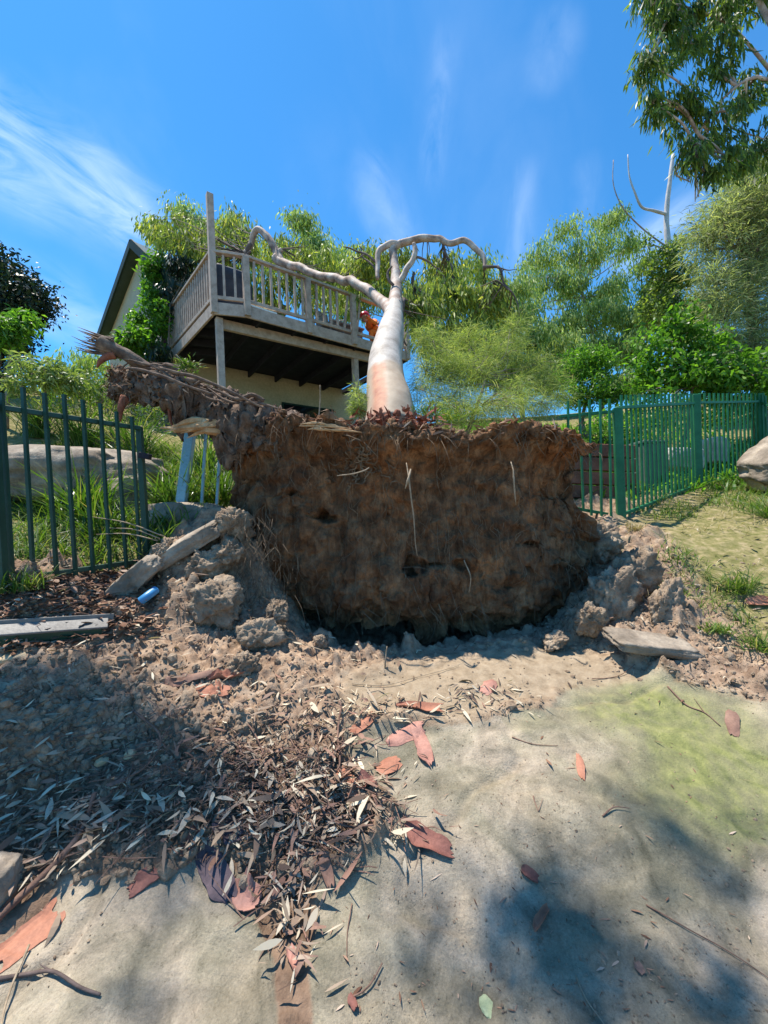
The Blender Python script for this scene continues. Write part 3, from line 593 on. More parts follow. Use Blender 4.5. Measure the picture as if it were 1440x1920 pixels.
def arm():      # the ragged arm of roots and soil torn up at the left, ending in a splintered root
    path = [P(560, 815, 3.5), P(500, 806, 3.5), P(440, 792, 3.55), P(385, 765, 3.62), P(330, 738, 3.7), P(278, 728, 3.75), P(240, 724, 3.78), P(218, 734, 3.8)]
    g = Geo(); tube(g, path, [0.14, 0.20, 0.205, 0.195, 0.18, 0.17, 0.14, 0.07], 72, 26)
    V = g.v[0]; V = V + np.stack([fbm(V * 5 + 30 * i, 5, 80 + i, 0.62) for i in range(3)], -1) * 0.17 - np.array([0, 0, 1.]) * (np.maximum(0, fbm(V * [7, 7, 2], 3, 89) - .08) * .5 * (V[:, 2] < V[:, 2].mean()))[:, None] + np.stack([billow(V * 17 + 30 * i, 2, 85 + i) for i in range(3)], -1) * 0.022; V[:, 2] += fbm(V * 25, 2, 90) * 0.03
    g.v[0] = V; obj('root_mass', g, M_ARM, TREE, smooth=True)
    pc, _ = smooth_path(path, [1] * 8, 5)
    for k in range(17):      # woody roots running along the arm
        i0 = rng.integers(2, 20); i1 = min(len(pc) - 1, i0 + rng.integers(8, 18)); a_ = rng.uniform(-.6, 3.6); r_ = rng.uniform(.17, .235); pts_ = []
        for i in np.linspace(i0, i1, 5).astype(int):
            a_ += rng.normal() * .36; pts_.append(pc[i] + np.array([0, -math.cos(a_ - 1.2) * r_, math.sin(a_) * r_]) + rng.normal(size=3) * .018)
        w_ = rng.uniform(.005, .014) if k > 4 else rng.uniform(.016, .024); gg = Geo(); tube(gg, pts_, [w_ * .9, w_, w_ * .85, w_ * .6, w_ * .15], 8, 6, .5, .02, seed=k, rs=12); obj('root', gg, M_ROOT if k % 3 else M_ARM, TREE, smooth=True)
    return V
AV = arm()
def sroot(name, pts, rad, mat, sides=10, rough=0.25, **kw):
    g = Geo(); fz = 1.22 if pts[-1][0] < 345 and pts[0][1] < 830 else 1.0; tube(g, [P(p[0], p[1], p[2] * fz) for p in pts], [q_ * fz for q_ in rad], sides, 6, rough, 0.02, seed=int(abs(pts[0][0]))); return obj(name, g, mat, TREE, smooth=True, **kw)
r0 = sroot('root', [(330, 730, 3.05), (280, 694, 3.0), (240, 668, 2.95), (205, 652, 2.9), (188, 642, 2.88)], [0.05, 0.05, 0.047, 0.05, 0.045], M_ROOT, 14, 0.35, label='dark broken root with a splintered end')
g = Geo()
for k in range(34):
    s = P(205 + rng.uniform(-8, 10), 650 + rng.uniform(-16, 16), 3.54 + rng.uniform(-.04, .04)); e = s + norm(P(150, 634, 3.48) - P(205, 650, 3.54)) * rng.uniform(0.10, 0.30) + rng.normal(size=3) * 0.02
    tube(g, [s, (s + e) / 2 + rng.normal(size=3) * .01, e], [0.012, 0.008, 0.001], 4, 3)
obj('splinter', g, M_ROOT, TREE, kind='stuff')
sroot('root', [(215, 665, 2.9), (200, 668, 2.88), (188, 678, 2.86), (182, 690, 2.86)], [0.03, 0.026, 0.02, 0.006], M_REDFIBRE)
g = Geo()
for k in range(16):
    x0, x1 = 432 - rng.uniform(0, 60), 292 + rng.uniform(0, 60) + (0 if k % 3 else 30); y_ = 799 + rng.uniform(-13, 13); tube(g, [P(x0, y_ - 2, 3.45), P((x0 + x1) / 2, y_ + rng.uniform(-5, 5), 3.40 + rng.uniform(-.03, .03)), P(x1, 806 + (y_ - 799) * .7 + rng.uniform(-5, 5), 3.42)], [rng.uniform(.02, .034), rng.uniform(.018, .03), .003], 6, 6, .8, .02, seed=k, rs=14)
obj('root', g, M_SPLITWOOD, TREE, label='split root with pale orange wood showing')
sroot('root', [(318, 735, 2.95), (315, 758, 2.93), (318, 782, 2.93), (322, 796, 2.94)], [0.02, 0.014, 0.012, 0.01], M_REDFIBRE)
sroot('root', [(235, 745, 2.95), (228, 765, 2.93), (226, 788, 2.93)], [0.035, 0.022, 0.006], M_REDFIBRE)
sroot('root', [(300, 690, 3.0), (360, 705, 3.05), (430, 735, 3.1), (500, 768, 3.2)], [0.012, 0.014, 0.013, 0.008], M_ROOT)
sroot('root', [(240, 690, 3.0), (300, 700, 2.98), (350, 722, 3.0), (400, 742, 3.05)], [0.010, 0.014, 0.012, 0.008], M_ROOT)
g = Geo()
for k in range(9):
    x0 = 560 + rng.uniform(0, 50); x1 = x0 + rng.uniform(40, 90); y_ = 800 + rng.uniform(-6, 7); tube(g, [P(x0, y_, 3.12), P((x0 + x1) / 2, y_ + rng.uniform(-3, 4), 3.06), P(x1, y_ + 5, 3.1)], [.004, rng.uniform(.008, .015), .002], 5, 5, .8, .02, seed=k, rs=14)
obj('root', g, M_SPLITWOOD, TREE)
g = Geo(); gl = Geo()
for k in range(46):
    a_ = rng.uniform(0, 6.28); c_ = P(733, 800, 3.72) + np.array([math.cos(a_) * .31, math.sin(a_) * .30 - .05, rng.uniform(-.07, .05)]); lump(gl, c_, (rng.uniform(.015, .05), .03, rng.uniform(.012, .03)), tuple(rng.uniform(0, 6, 3)), 2, .5, 2, k, 0, .2)
c_ = np.array([P(733, 802, 3.72) + np.array([math.cos(a_) * r_, math.sin(a_) * r_ - .08, rng.uniform(-.05, .05)]) for a_, r_ in zip(rng.uniform(0, 6.28, 260), rng.uniform(.24, .5, 260))])
ribbons(gl, c_, rng.normal(size=(260, 3)) * [1, 1, .8], rng.uniform(.03, .12, 260), rng.uniform(.01, .035, 260), (.4, 1, .9, .3), bend=rng.normal(size=(260, 3)) * .02, fold=.25); obj('bark_flakes', gl, M_REDFIBRE, TREE, kind='stuff')
sroot('root', [(762, 868, 2.98), (766, 905, 2.92), (772, 960, 2.96), (784, 1040, 3.02)], [0.004, 0.007, 0.006, 0.003], M_ROOTPALE, 6, label='thin pale root hanging down the middle of the soil face')
sroot('root', [(770, 880, 2.95), (764, 900, 2.90), (760, 915, 2.93)], [0.006, 0.011, 0.004], M_ROOTPALE, 6)
sroot('root', [(958, 866, 2.98), (960, 900, 2.95), (965, 948, 3.0)], [0.004, 0.007, 0.004], M_ROOTPALE, 6)
sroot('root', [(632, 892, 2.98), (655, 890, 2.93), (680, 885, 2.93), (690, 880, 2.96)], [0.004, 0.006, 0.006, 0.004], M_ROOTPALE, 6)
sroot('root', [(870, 1050, 3.0), (880, 1080, 2.97), (876, 1110, 3.0)], [0.004, 0.005, 0.003], M_ROOTPALE, 6)
def face(px_, py_):     # nearest point of the root plate's face
    xx, yy = pix(PX.reshape(-1, 3)); return PX.reshape(-1, 3)[np.argmin((xx - px_) ** 2 + (yy - py_) ** 2)]
def hair():
    g = Geo(); pr = PX.reshape(-1, 3); xx, yy = pix(pr); n = 0
    w = 0.06 + 2.4 * np.exp(-((xx - 470) / 50) ** 2) * (yy > 930) + 1.6 * np.exp(-((xx - 1085) / 30) ** 2) * (yy < 1080) + 0.08 * (yy > 1120) + 0.9 * (yy < 825) + 0.2 * np.exp(-((xx - 640) / 120) ** 2) * (yy > 1050)
    idx = rng.choice(len(pr), 620, p=w / w.sum()); A = list(pr[idx]) + list(AV[rng.choice(len(AV), 420)])
    for s in A:
        L = rng.uniform(0.04, 0.26) * (1.5 if rng.random() < .15 else 1); d = norm(np.array([rng.normal() * 0.5, -0.35 - rng.random() * 0.4, -0.9 + rng.normal() * 0.5]))
        m = s + d * L * 0.5 + rng.normal(size=3) * 0.012; e = m + norm(d + [rng.normal() * .4, 0.25, -0.6]) * L * 0.5
        tube(g, [s + FWD * 0.02, m, e], [0.0032, 0.0024, 0.001], 3, 3, cap=False)
    for k in range(120):
        s = PX[rng.integers(12, 110), rng.integers(12, 288)] - FWD * .012; L = rng.uniform(.12, .5); n_ = 5; pts_ = [s + np.array([rng.normal() * .012 * i, -.006 * (i % 2), -L * i / n_]) for i in range(n_ + 1)]
        pr_ = pix(np.array(pts_)); fl = PX.reshape(-1, 3)[::7]; fx, fy = pix(fl)
        for i in range(n_ + 1):
            j = np.argmin((fx - pr_[0][i]) ** 2 + (fy - pr_[1][i]) ** 2); pts_[i][1] = fl[j][1] - rng.uniform(.004, .03)
        tube(g, pts_, np.linspace(.003, .0012, n_ + 1), 3, 3, cap=False)
    for k in range(60):      # curled grey rootlets under the rim
        s = face(rng.normal(672, 26), rng.normal(868, 20)) - FWD * .03; a_ = rng.uniform(0, 6.28); pts_ = [s]
        for i in range(5): a_ += rng.normal() * .9; s = s + np.array([math.cos(a_) * .025, rng.normal() * .01, math.sin(a_) * .022]); pts_.append(s)
        tube(g, pts_, [.005, .006, .006, .005, .004, .001], 5, 3, cap=False)
    obj('fine_root', g, M_ROOTPALE2, TREE, kind='stuff')
M_ROOTPALE2 = pmat('fine_root_bark', [(0, (0.08, 0.05, 0.032)), (1, (0.26, 0.18, 0.11))], 9, 0.9, 0)
hair()
def rim():      # clods, chips and leaf litter lying along the top rim
    g = Geo(); top = PX[:10].reshape(-1, 3); idx = rng.choice(len(top), 900); c = top[idx] + FWD * rng.uniform(-.01, 0.35, (900, 1)) + np.array([0, 0, 1]) * rng.uniform(-0.02, 0.05, (900, 1))
    pebbles(g, c, rng.uniform(0.006, 0.035, 900) ** 1.0); up = AV[AV[:, 2] > np.median(AV[:, 2])]; i2 = rng.choice(len(up), 260); pebbles(g, up[i2], rng.uniform(0.006, 0.024, 260))
    pass
    obj('soil_crumb', g, M_PLATE, TREE, kind='stuff')
    g = Geo(); idx = rng.choice(len(top), 900); c = top[idx] + FWD * rng.uniform(-.03, 0.4, (900, 1)) + np.array([0, 0, 1]) * rng.uniform(0, 0.06, (900, 1)); i2 = rng.choice(len(up), 500); c = np.vstack([c, up[i2] + [0, 0, .01]])
    d = rng.normal(size=(len(c), 3)) * [1, 1, 0.35]; ribbons(g, c, d, rng.uniform(.03, .11, len(c)), rng.uniform(.008, .02, len(c)), (0.2, 1, .8, .05), bend=rng.normal(size=(len(c), 3)) * .02, fold=.2)
    obj('leaf_litter', g, L_MULCH, TREE, kind='stuff')
    for k, (x, y, r) in enumerate([(672, 868, .05), (640, 850, .05), (700, 850, .045), (610, 900, .03), (1002, 806, .07), (1040, 815, .06), (1078, 835, .05), (770, 795, .04), (735, 800, .05), (660, 850, .04)]):
        gg = Geo(); lump(gg, face(x, y) + FWD * 0.02, (r * 1.2, r, r * .8), (k, k, k), 4, .6, 1.9, k, fine=.3); obj('clod', gg, M_PLATE, TREE, smooth=True)
rim()
# trunk: stands on the plate and leans away over the deck
TP = [(733, 815, 3.75), (732, 770, 3.95), (724, 720, 4.35), (723, 670, 4.8), (733, 622, 5.4), (738, 590, 5.9), (743, 562, 6.35)]
TRD = [0.27, 0.245, 0.225, 0.20, 0.188, 0.145, 0.10]
g = Geo(); tube(g, [P(*p) for p in TP], TRD, 28, 8, 0.05, 0.0, 3, rs=3); obj('trunk', g, M_TRUNK, TREE, smooth=True)
def limb(pts, rad, mat=None, name='limb', sides=12):
    g = Geo(); pp = [P(*p) for p in pts]; tube(g, pp, rad, sides, 7, 0.10, 0.04, seed=int(pts[0][0]) % 97); obj(name, g, mat or M_LIMB, TREE, smooth=True); return list(smooth_path(pp, rad, 6)[0])
SRC = []
SRC += limb([(741, 580, 6.1), (742, 545, 6.5), (742, 515, 6.7), (738, 490, 6.8), (740, 468, 6.9), (752, 456, 6.9)], [.125, .10, .085, .075, .07, .06])
SRC += limb([(740, 595, 5.9), (722, 570, 6.4), (690, 545, 6.9), (650, 527, 7.4), (605, 518, 7.9), (560, 503, 8.4), (528, 492, 8.7), (518, 484, 8.8)], [.12, .10, .085, .08, .078, .08, .10, .11])
SRC += limb([(525, 492, 8.75), (517, 470, 8.8), (505, 448, 8.85), (490, 434, 8.9), (480, 436, 8.95), (470, 458, 9.0), (458, 474, 9.0)], [.11, .09, .075, .07, .07, .065, .05])
SRC += limb([(528, 490, 8.7), (524, 472, 8.72), (529, 466, 8.7)], [.08, .065, .05])
SRC += limb([(750, 457, 6.9), (790, 446, 6.85), (820, 445, 6.8), (845, 455, 6.75), (870, 452, 6.7), (890, 466, 6.65), (905, 480, 6.6), (908, 505, 6.55)], [.065, .062, .056, .05, .05, .046, .042, .032])
SRC += limb([(748, 458, 6.9), (728, 458, 6.85), (710, 474, 6.8), (706, 500, 6.75), (710, 522, 6.7)], [.055, .055, .05, .042, .03])
SRC += limb([(748, 530, 6.6), (762, 508, 6.6), (776, 486, 6.6), (780, 468, 6.6), (778, 458, 6.6)], [.055, .05, .045, .045, .03])
SRC += limb([(745, 540, 6.5), (730, 530, 6.4), (726, 512, 6.4), (735, 498, 6.4)], [.03, .025, .022, .012], M_DARKLIMB)
for L_, R_ in (([(906, 500, 6.5), (925, 500, 6.45), (935, 503, 6.4), (945, 530, 6.4), (962, 555, 6.35), (975, 588, 6.3)], [.03, .022, .02, .018, .013, .008]),
               ([(932, 502, 6.4), (950, 506, 6.4), (968, 505, 6.4)], [.014, .009, .004]), ([(930, 525, 6.4), (950, 540, 6.35), (962, 548, 6.3)], [.012, .012, .008]),
               ([(828, 448, 6.8), (835, 475, 6.8), (846, 500, 6.75), (850, 515, 6.7)], [.026, .022, .014, .01]), ([(780, 482, 6.6), (800, 490, 6.6), (822, 502, 6.6)], [.022, .018, .01]),
               ([(705, 492, 6.8), (685, 475, 6.8), (660, 466, 6.8), (643, 461, 6.8)], [.02, .018, .014, .008]), ([(685, 476, 6.8), (670, 488, 6.8), (658, 480, 6.8)], [.012, .01, .006]),
               ([(712, 520, 6.7), (700, 498, 6.8), (678, 480, 6.9), (674, 462, 6.9)], [.02, .018, .014, .008]), ([(776, 510, 6.6), (772, 522, 6.6), (776, 540, 6.6)], [.02, .03, .012]),
               ([(470, 458, 9), (462, 478, 9), (470, 470, 8.9)], [.07, .05, .03]), ([(700, 560, 6.9), (680, 550, 7.2), (672, 545, 7.4)], [.03, .02, .012]), ([(757, 560, 6.3), (752, 620, 6.2), (762, 650, 6.2)], [.035, .03, .012])):
    SRC += limb(L_, R_, M_DARKLIMB, 'branch', 7)
bl = [B(800, 560, 6.6, .42, .45), B(780, 610, 6.5, .22, .35), B(850, 545, 6.7, .35, .4), B(885, 560, 6.7, .38, .5), B(930, 560, 6.8, .30, .35), B(835, 505, 7.4, .5, .28), B(770, 570, 6.5, .18, .3), B(905, 520, 6.9, .2, .25), B(740, 490, 7.6, .5, .2), B(690, 490, 7.7, .5, .28), B(865, 600, 6.6, .3, .25)]
g, cc = foliage(bl, 240, 30, .13, .15, .030, 'hang', (0.12, 1, .7, .04), droop=.1)
bl2 = [B(345, 440, 9.9, .75, .6), B(300, 430, 10.3, .45, .35), B(390, 470, 9.7, .5, .5), B(440, 430, 9.6, .5, .4), B(500, 470, 9.6, .7, .35), B(560, 480, 9.4, .7, .4), B(620, 500, 9.2, .6, .4), B(660, 520, 9.2, .5, .4),
       B(480, 535, 9.4, .7, .35), B(560, 545, 9.6, .7, .35), B(430, 510, 9.6, .4, .4), B(620, 555, 10.2, .6, .3)]
g, c2 = foliage(bl2, 340, 24, .18, .18, .04, 'hang', (0.12, 1, .05), g=g, droop=.15)
obj('crown', g, L_FALLEN, TREE)
g = Geo(); twigs(g, SRC, np.vstack([cc, c2]), .007, .45, sag=-0.05); obj('twig', g, M_DARKLIMB, TREE, kind='stuff')

# ================================================================ HOUSE
M_DECKPAINT = pmat('greige_deck_paint', [(0, (0.33, 0.25, 0.20)), (0.5, (0.45, 0.35, 0.285)), (1, (0.53, 0.425, 0.35))], 9, 0.8, 0.15, 60)
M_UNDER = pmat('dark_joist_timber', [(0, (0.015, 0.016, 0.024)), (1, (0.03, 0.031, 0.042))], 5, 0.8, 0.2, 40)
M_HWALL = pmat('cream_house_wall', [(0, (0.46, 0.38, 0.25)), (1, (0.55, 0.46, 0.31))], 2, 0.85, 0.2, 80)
M_SHADEWALL = pmat('shade_toned_wall', [(0, (0.05, 0.03, 0.028)), (1, (0.10, 0.06, 0.055))], 3, 0.7, 0.2, 60)  # shade under the eave is put into this dark wall colour
M_GREENTRIM = pmat('dark_green_trim', [(0, (0.006, 0.022, 0.016)), (1, (0.01, 0.032, 0.024))], 3, 0.7, 0.1, 30)
M_ROOF = pmat('green_metal_roof', [(0, (0.03, 0.06, 0.055)), (1, (0.05, 0.085, 0.075))], 3, 0.4, 0.1, 30)
m, nt, N, L = new_mat('dark_glass'); b_ = N.new('ShaderNodeBsdfPrincipled'); b_.inputs['Base Color'].default_value = (.01, .012, .015, 1); b_.inputs['Roughness'].default_value = .08
o_ = N.new('ShaderNodeOutputMaterial'); L.new(b_.outputs[0], o_.inputs[0]); M_GLASS = m
DA = P(397, 472, 7.6); ZR = DA[2]; ZF = ZR - 1.02; ZB = ZF - 0.22
DB = atz(459, 481, ZR); DC = atz(760, 590, ZR); DL = atz(316, 588, ZR); DM = atz(575, 524, ZR); DM2 = atz(660, 553, ZR)
def zset(p, z): p = np.array(p, float); p[2] = z; return p
fd = norm(zset(DC, 0) - zset(DB, 0)); fn = np.array([-fd[1], fd[0], 0])     # along the front, and back towards the house
sd = norm(zset(DL, 0) - zset(DA, 0))
HS = thing('house', 'cream house with dark green gable trim and a wall behind the deck coloured dark for its shade', 'house', zset(DL, 1.6))
zlow = 0.6; zund = ZB + 0.02
HW0 = atz(418, 700, ZB); HW1 = atz(652, 742, ZB); hd = norm(HW1 - HW0)
w0 = HW0 - hd * 2.2; w1 = HW1 + hd * 3.0
wn = np.array([-hd[1], hd[0], 0])
g = Geo(); prism(g, [zset(w0, zlow), zset(w1, zlow), zset(w1, ZF - .035), zset(w0, ZF - .035)], wn * 0.15); obj('lower_wall', g, M_HWALL, HS)
wa = atz(530, 752, 2.35); 
def onwall(px_, py_, off=0.0):
    v = P(px_, py_, 1.0); t = ((HW0 - wn * off) @ wn) / (v @ wn); return v * t
a, b2 = onwall(528, 750, .02), onwall(625, 772, .02); ztop = (a[2] + b2[2]) / 2 ; zbot = ztop - 1.1
g = Geo(); prism(g, [zset(a, zbot), zset(b2, zbot), zset(b2, ztop), zset(a, ztop)], -wn * 0.03); wnd = obj('window', g, M_GREENTRIM, HS)
g = Geo(); dx = norm(zset(b2, 0) - zset(a, 0)) * .06; prism(g, [zset(a, zbot + .06) + dx, zset(b2, zbot + .06) - dx, zset(b2, ztop - .06) - dx, zset(a, ztop - .06) + dx], -wn * 0.038); obj('pane', g, M_GLASS, wnd)
# gable end and roof at the far left of the deck
APX = P(266, 462, 11.0); g1 = zset(DL, 0) + sd * 0.1; gd = norm(zset(P(197, 640, 14.2), 0) - zset(APX, 0))
EAV = P(198, 640, 14.4)
FE = P(345, 548, 9.7)              # front eave corner above the deck side
gn = np.array([gd[1], -gd[0], 0]); gn = gn if gn[0] < 0 else -gn
fr = zset(DL, 0) + sd * .25
endp = zset(EAV, 0) - gd * .5
zat = lambda p: APX[2] + (EAV[2] - APX[2]) * np.linalg.norm(zset(p, 0) - zset(APX, 0)) / np.linalg.norm(zset(EAV, 0) - zset(APX, 0)) - .12
g = Geo(); prism(g, [zset(fr, zlow), zset(endp, zlow), zset(endp, zat(endp)), zset(APX, APX[2] - .14), zset(fr, FE[2] - 0.0)], -gn * 0.15); obj('gable_wall', g, M_HWALL, HS)
g = Geo(); prism(g, [zset(fr, zlow) + gn * .0, zset(fr, zlow) - gn * 1.7, zset(fr, FE[2]) - gn * 1.7, zset(fr, FE[2] )], sd * 0.14); obj('upper_wall', g, M_SHADEWALL, HS)
ov = gn * .28
def slab4(a, b, c, d, t): gg = Geo(); prism(gg, [a, b, c, d], t); return gg
obj('roof', slab4(APX + ov, EAV + ov, EAV - gn * 5, APX - gn * 5, (0, 0, -.05)).add2([], [], []) if False else slab4(APX + ov, EAV + ov, EAV - gn * 5, APX - gn * 5, (0, 0, .05)), M_ROOF, HS)
obj('roof', slab4(APX + ov, FE + ov - sd * .2, FE - gn * 1.6 - sd * .2, APX - gn * 1.6, (0, 0, .05)), M_ROOF, HS)
bbeam('barge_board', APX + ov + [0, 0, -.04], EAV + ov + [0, 0, -.04], .05, .24, M_GREENTRIM, HS)
bbeam('barge_board', APX + ov + [0, 0, -.04], FE + ov - sd * .2 + [0, 0, -.04], .05, .22, M_GREENTRIM, HS)
bbeam('downpipe', zset(fr, zlow) + gn * .09 - sd * .1, zset(fr, ZF + 1.2) + gn * .09 - sd * .1, .09, .09, pmat('maroon_pipe_paint', [(0, (.10, .022, .025)), (1, (.16, .04, .045))], 4, .5, 0), HS)

# ================================================================ DECK
DK = thing('timber_deck', 'raised timber deck with greige railing seen from below beside the house', 'deck', zset(DA, 1.4))
segs = [(DL, DA), (DA, DB), (DB, DC)]
for (a, b2) in segs:
    e = norm(b2 - a) * .045
    bbeam('top_rail', a - e * (a is DA), b2 + e * (b2 is DA), .11, .05, M_DECKPAINT, DK)
    bbeam('bottom_rail', zset(a, ZF + .12), zset(b2, ZF + .12), .05, .07, M_DECKPAINT, DK)
    bbeam('fascia', zset(a, ZF - .10), zset(b2, ZF - .10), .045, .24, M_DECKPAINT, DK)
gp = Geo(); beam(gp, (0, 0, 0), (0, 0, .82), .045, .045, (0, 1, 0)); balu = gp.mesh('baluster')
balu.materials.append(M_DECKPAINT)
def rotz(d): return Matrix.Rotation(math.atan2(d[1], d[0]), 3, 'Z')
for (a, b2), sp in zip(segs, (.135, .17, .172)):
    ln = np.linalg.norm(b2 - a); n = int(ln / sp)
    for k in range(1, n):
        p = a + (b2 - a) * k / n
        if (b2 is DC) and min(np.linalg.norm(p - DM), np.linalg.norm(p - DM2)) < .1: continue
        xq = pix(p)[0]
        if b2 is DC and 673 < xq < 716: continue
        tl = Matrix.Rotation(.16 if (b2 is DC and 640 < xq < 673) else 0, 3, 'Y')
        inst('baluster', balu, DK, zset(p, ZF + .155), rotz(b2 - a) @ tl)
for p, w, zt in ((DB, .12, 0), (DM, .12, 0), (DM2, .12, 0), (DC, .12, 0), (DL, .1, 0)):
    bbeam('post', zset(p, ZF - .2) + fn * -.02, zset(p, ZR + zt - .02) + fn * -.02, w, w, M_DECKPAINT, DK, up=fd)
tall = P(392, 366, 7.62)
bbeam('tall_post', zset(DA, ZF - .2), zset(DA, tall[2]), .12, .12, M_DECKPAINT, DK, up=fd, label='corner post rising high above the railing')
gt = Geo(); 
back = 3.6
back = 4.6
under = [zset(DA, ZF - .03), zset(DB, ZF - .03), zset(DC, ZF - .03), zset(DC, ZF - .03) + fn * back, zset(DL, ZF - .03)]
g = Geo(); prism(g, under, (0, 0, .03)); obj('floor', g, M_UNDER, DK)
lf = np.linalg.norm(DC - DB)
for k in range(-2, 6):
    s = zset(DB, ZF - .12) + fd * (k * .8 + .3) + fn * .05
    e = s + fn * (back - .15)
    if k < 0: s = s + fn * (.35 * -k + .15); e = s + fn * (1.5)
    if k < 0: continue
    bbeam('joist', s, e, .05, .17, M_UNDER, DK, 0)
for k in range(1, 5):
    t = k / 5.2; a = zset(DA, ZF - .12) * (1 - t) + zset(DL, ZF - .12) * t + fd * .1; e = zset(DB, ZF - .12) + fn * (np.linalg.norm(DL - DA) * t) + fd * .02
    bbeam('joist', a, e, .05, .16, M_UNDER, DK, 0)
pA = zset(atz(408, 600, ZB), ZB); 
inn = fn * .22
ba = zset(DA, ZB - .06) + inn + fd * .15; bb = zset(DC, ZB - .06) + inn
bbeam('bearer', ba, bb, .09, .2, M_DECKPAINT, DK)
for px_, py_, py2 in ((408, 600, 740), (661, 670, 800)):
    v = P(px_, py_, 1); t = (ba @ fn) / (v @ fn); p = v * t; g0 = zset(p, 0.3)
    bbeam('support_post', g0 - fn * .1, zset(p, ZB + .0) - fn * .1, .13, .13, M_DECKPAINT, DK, up=fd)
# things on the deck
def ondeck(px_, py_, off):   # a place on the deck floor, `off` metres behind the railing, seen at a photo column
    v = P(px_, py_, 1); t = ((DB + fn * off) @ fn) / (v @ fn); return zset(v * t, ZF)
M_COVER = pmat('charcoal_cover', [(0, (.03, .034, .045)), (1, (.06, .065, .08))], 4, .7, .3, 20)
p = ondeck(432, 530, .75); B_ = thing('barbecue', 'dark covered barbecue behind the railing near the deck corner', 'barbecue', p)
g = Geo(); lump(g, p + [0, 0, .88], (.42, .28, .22), (0, 0, math.atan2(fd[1], fd[0])), 4, .04, 1.5, 3, boxy=.7, fine=.01); obj('hood', g, M_COVER, B_, smooth=True)
g = Geo(); beam(g, p + [0, 0, .08], p + [0, 0, .75], .5, .78, fd); obj('cabinet', g, M_COVER, B_)
for s in (-1, 1):
    for s2 in (-1, 1):
        g = Geo(); lump(g, p + fd * .3 * s + fn * .18 * s2 + [0, 0, .04], (.04, .04, .04), sub=2, amp=0, fine=0); obj('wheel', g, M_COVER, B_)
M_CHAIR = pmat('grey_outdoor_mesh', [(0, (.22, .21, .20)), (1, (.32, .31, .30))], 5, .7, .3, 90)
def chair(p, ang, lab):
    t = thing('outdoor_chair', lab, 'chair', p, 'outdoor chairs on the deck'); c, s = math.cos(ang), math.sin(ang); ex = np.array([c, s, 0]); ey = np.array([-s, c, 0]); z = np.array([0, 0, 1.])
    for i in (-1, 1):
        for j in (-1, 1):
            g = Geo(); tube(g, [p + ex * .25 * i + ey * .25 * j, p + ex * .23 * i + ey * .23 * j + z * (.45 if j < 0 else .95)], [.015, .015], 6, 2); obj('leg', g, M_CHAIR, t)
    g = Geo(); beam(g, p + z * .45 - ex * .25, p + z * .45 + ex * .25, .5, .03); obj('seat', g, M_CHAIR, t)
    g = Geo(); beam(g, p + z * .52 + ey * .25, p + z * .95 + ey * .29, .46, .02, up=ey); obj('backrest', g, M_CHAIR, t)
    for i in (-1, 1):
        g = Geo(); tube(g, [p + ex * .25 * i + ey * .25 + z * .68, p + ex * .26 * i + z * .69, p + ex * .25 * i - ey * .24 + z * .66, p + ex * .25 * i - ey * .24 + z * .45], [.014] * 4, 6, 3); obj('armrest', g, M_CHAIR, t)
fa = math.atan2(fd[1], fd[0])
chair(ondeck(618, 590, .7), fa + .3, 'grey outdoor chair standing beside the table, behind the middle railing')
chair(ondeck(655, 600, 1.5), fa + 3.3, 'grey outdoor chair on the far side of the table')
p = ondeck(640, 590, 1.1); t = thing('outdoor_table', 'small grey table behind the railing at the trunk end of the deck', 'table', p)
g = Geo(); beam(g, p + [0, 0, .72] - fd * .5, p + [0, 0, .72] + fd * .5, .7, .04); obj('table_top', g, M_CHAIR, t)
for i in (-1, 1):
    for j in (-1, 1):
        g = Geo(); beam(g, p + fd * .44 * i + fn * .28 * j, p + fd * .44 * i + fn * .28 * j + [0, 0, .7], .05, .05, (0, 1, 0)); obj('leg', g, M_CHAIR, t)
p = ondeck(487, 578, .12); g = Geo(); beam(g, p - fd * .32 + [0, 0, .05], p + fd * .32 + [0, 0, .03], .28, .03)
obj('board', g, pmat('white_board', [(0, (.7, .7, .68)), (1, (.8, .8, .78))], 3, .6, 0), base=p, label='loose white board lying on the deck edge under the railing', cat='board')

# the worker kneeling at the railing beside the trunk
M_ORANGE = pmat('orange_workwear', [(0, (.88, .16, .02)), (1, (.95, .24, .03))], 8, .7, .3, 40)
M_SKIN = pmat('skin', [(0, (.42, .24, .17)), (1, (.50, .30, .22))], 8, .6, 0)
M_HELM = pmat('red_helmet', [(0, (.50, .02, .05)), (1, (.60, .04, .07))], 4, .3, 0, spec=.5)
def skin_fig(name, verts, edges, radii, mat, parent, sub=2):
    me = bpy.data.meshes.new(name); off = WL[parent]; me.from_pydata([tuple(np.asarray(v) - off) for v in verts], edges, []); o = bpy.data.objects.new(name, me); COL.objects.link(o)
    sm = o.modifiers.new('s', 'SKIN'); sm.use_smooth_shade = True
    for i, r in enumerate(radii): me.skin_vertices[0].data[i].radius = (r, r) if not isinstance(r, tuple) else r
    me.skin_vertices[0].data[0].use_root = True; ss = o.modifiers.new('u', 'SUBSURF'); ss.levels = sub; ss.render_levels = sub
    dg = bpy.context.evaluated_depsgraph_get(); m2 = bpy.data.meshes.new_from_object(o.evaluated_get(dg)); o.modifiers.clear(); o.data = m2; m2.materials.clear(); m2.materials.append(mat); o.parent = parent; WL[o] = off; return o
pw = ondeck(706, 612, .30); PS = thing('person', 'kneeling worker in orange clothes and a red helmet leaning over the deck railing', 'person', pw)
X_ = -fd; Y_ = -fn; Z_ = np.array([0, 0, 1.])       # faces left along the railing
def pp(x, y, z): return pw + X_ * x + Y_ * y + Z_ * z * .84
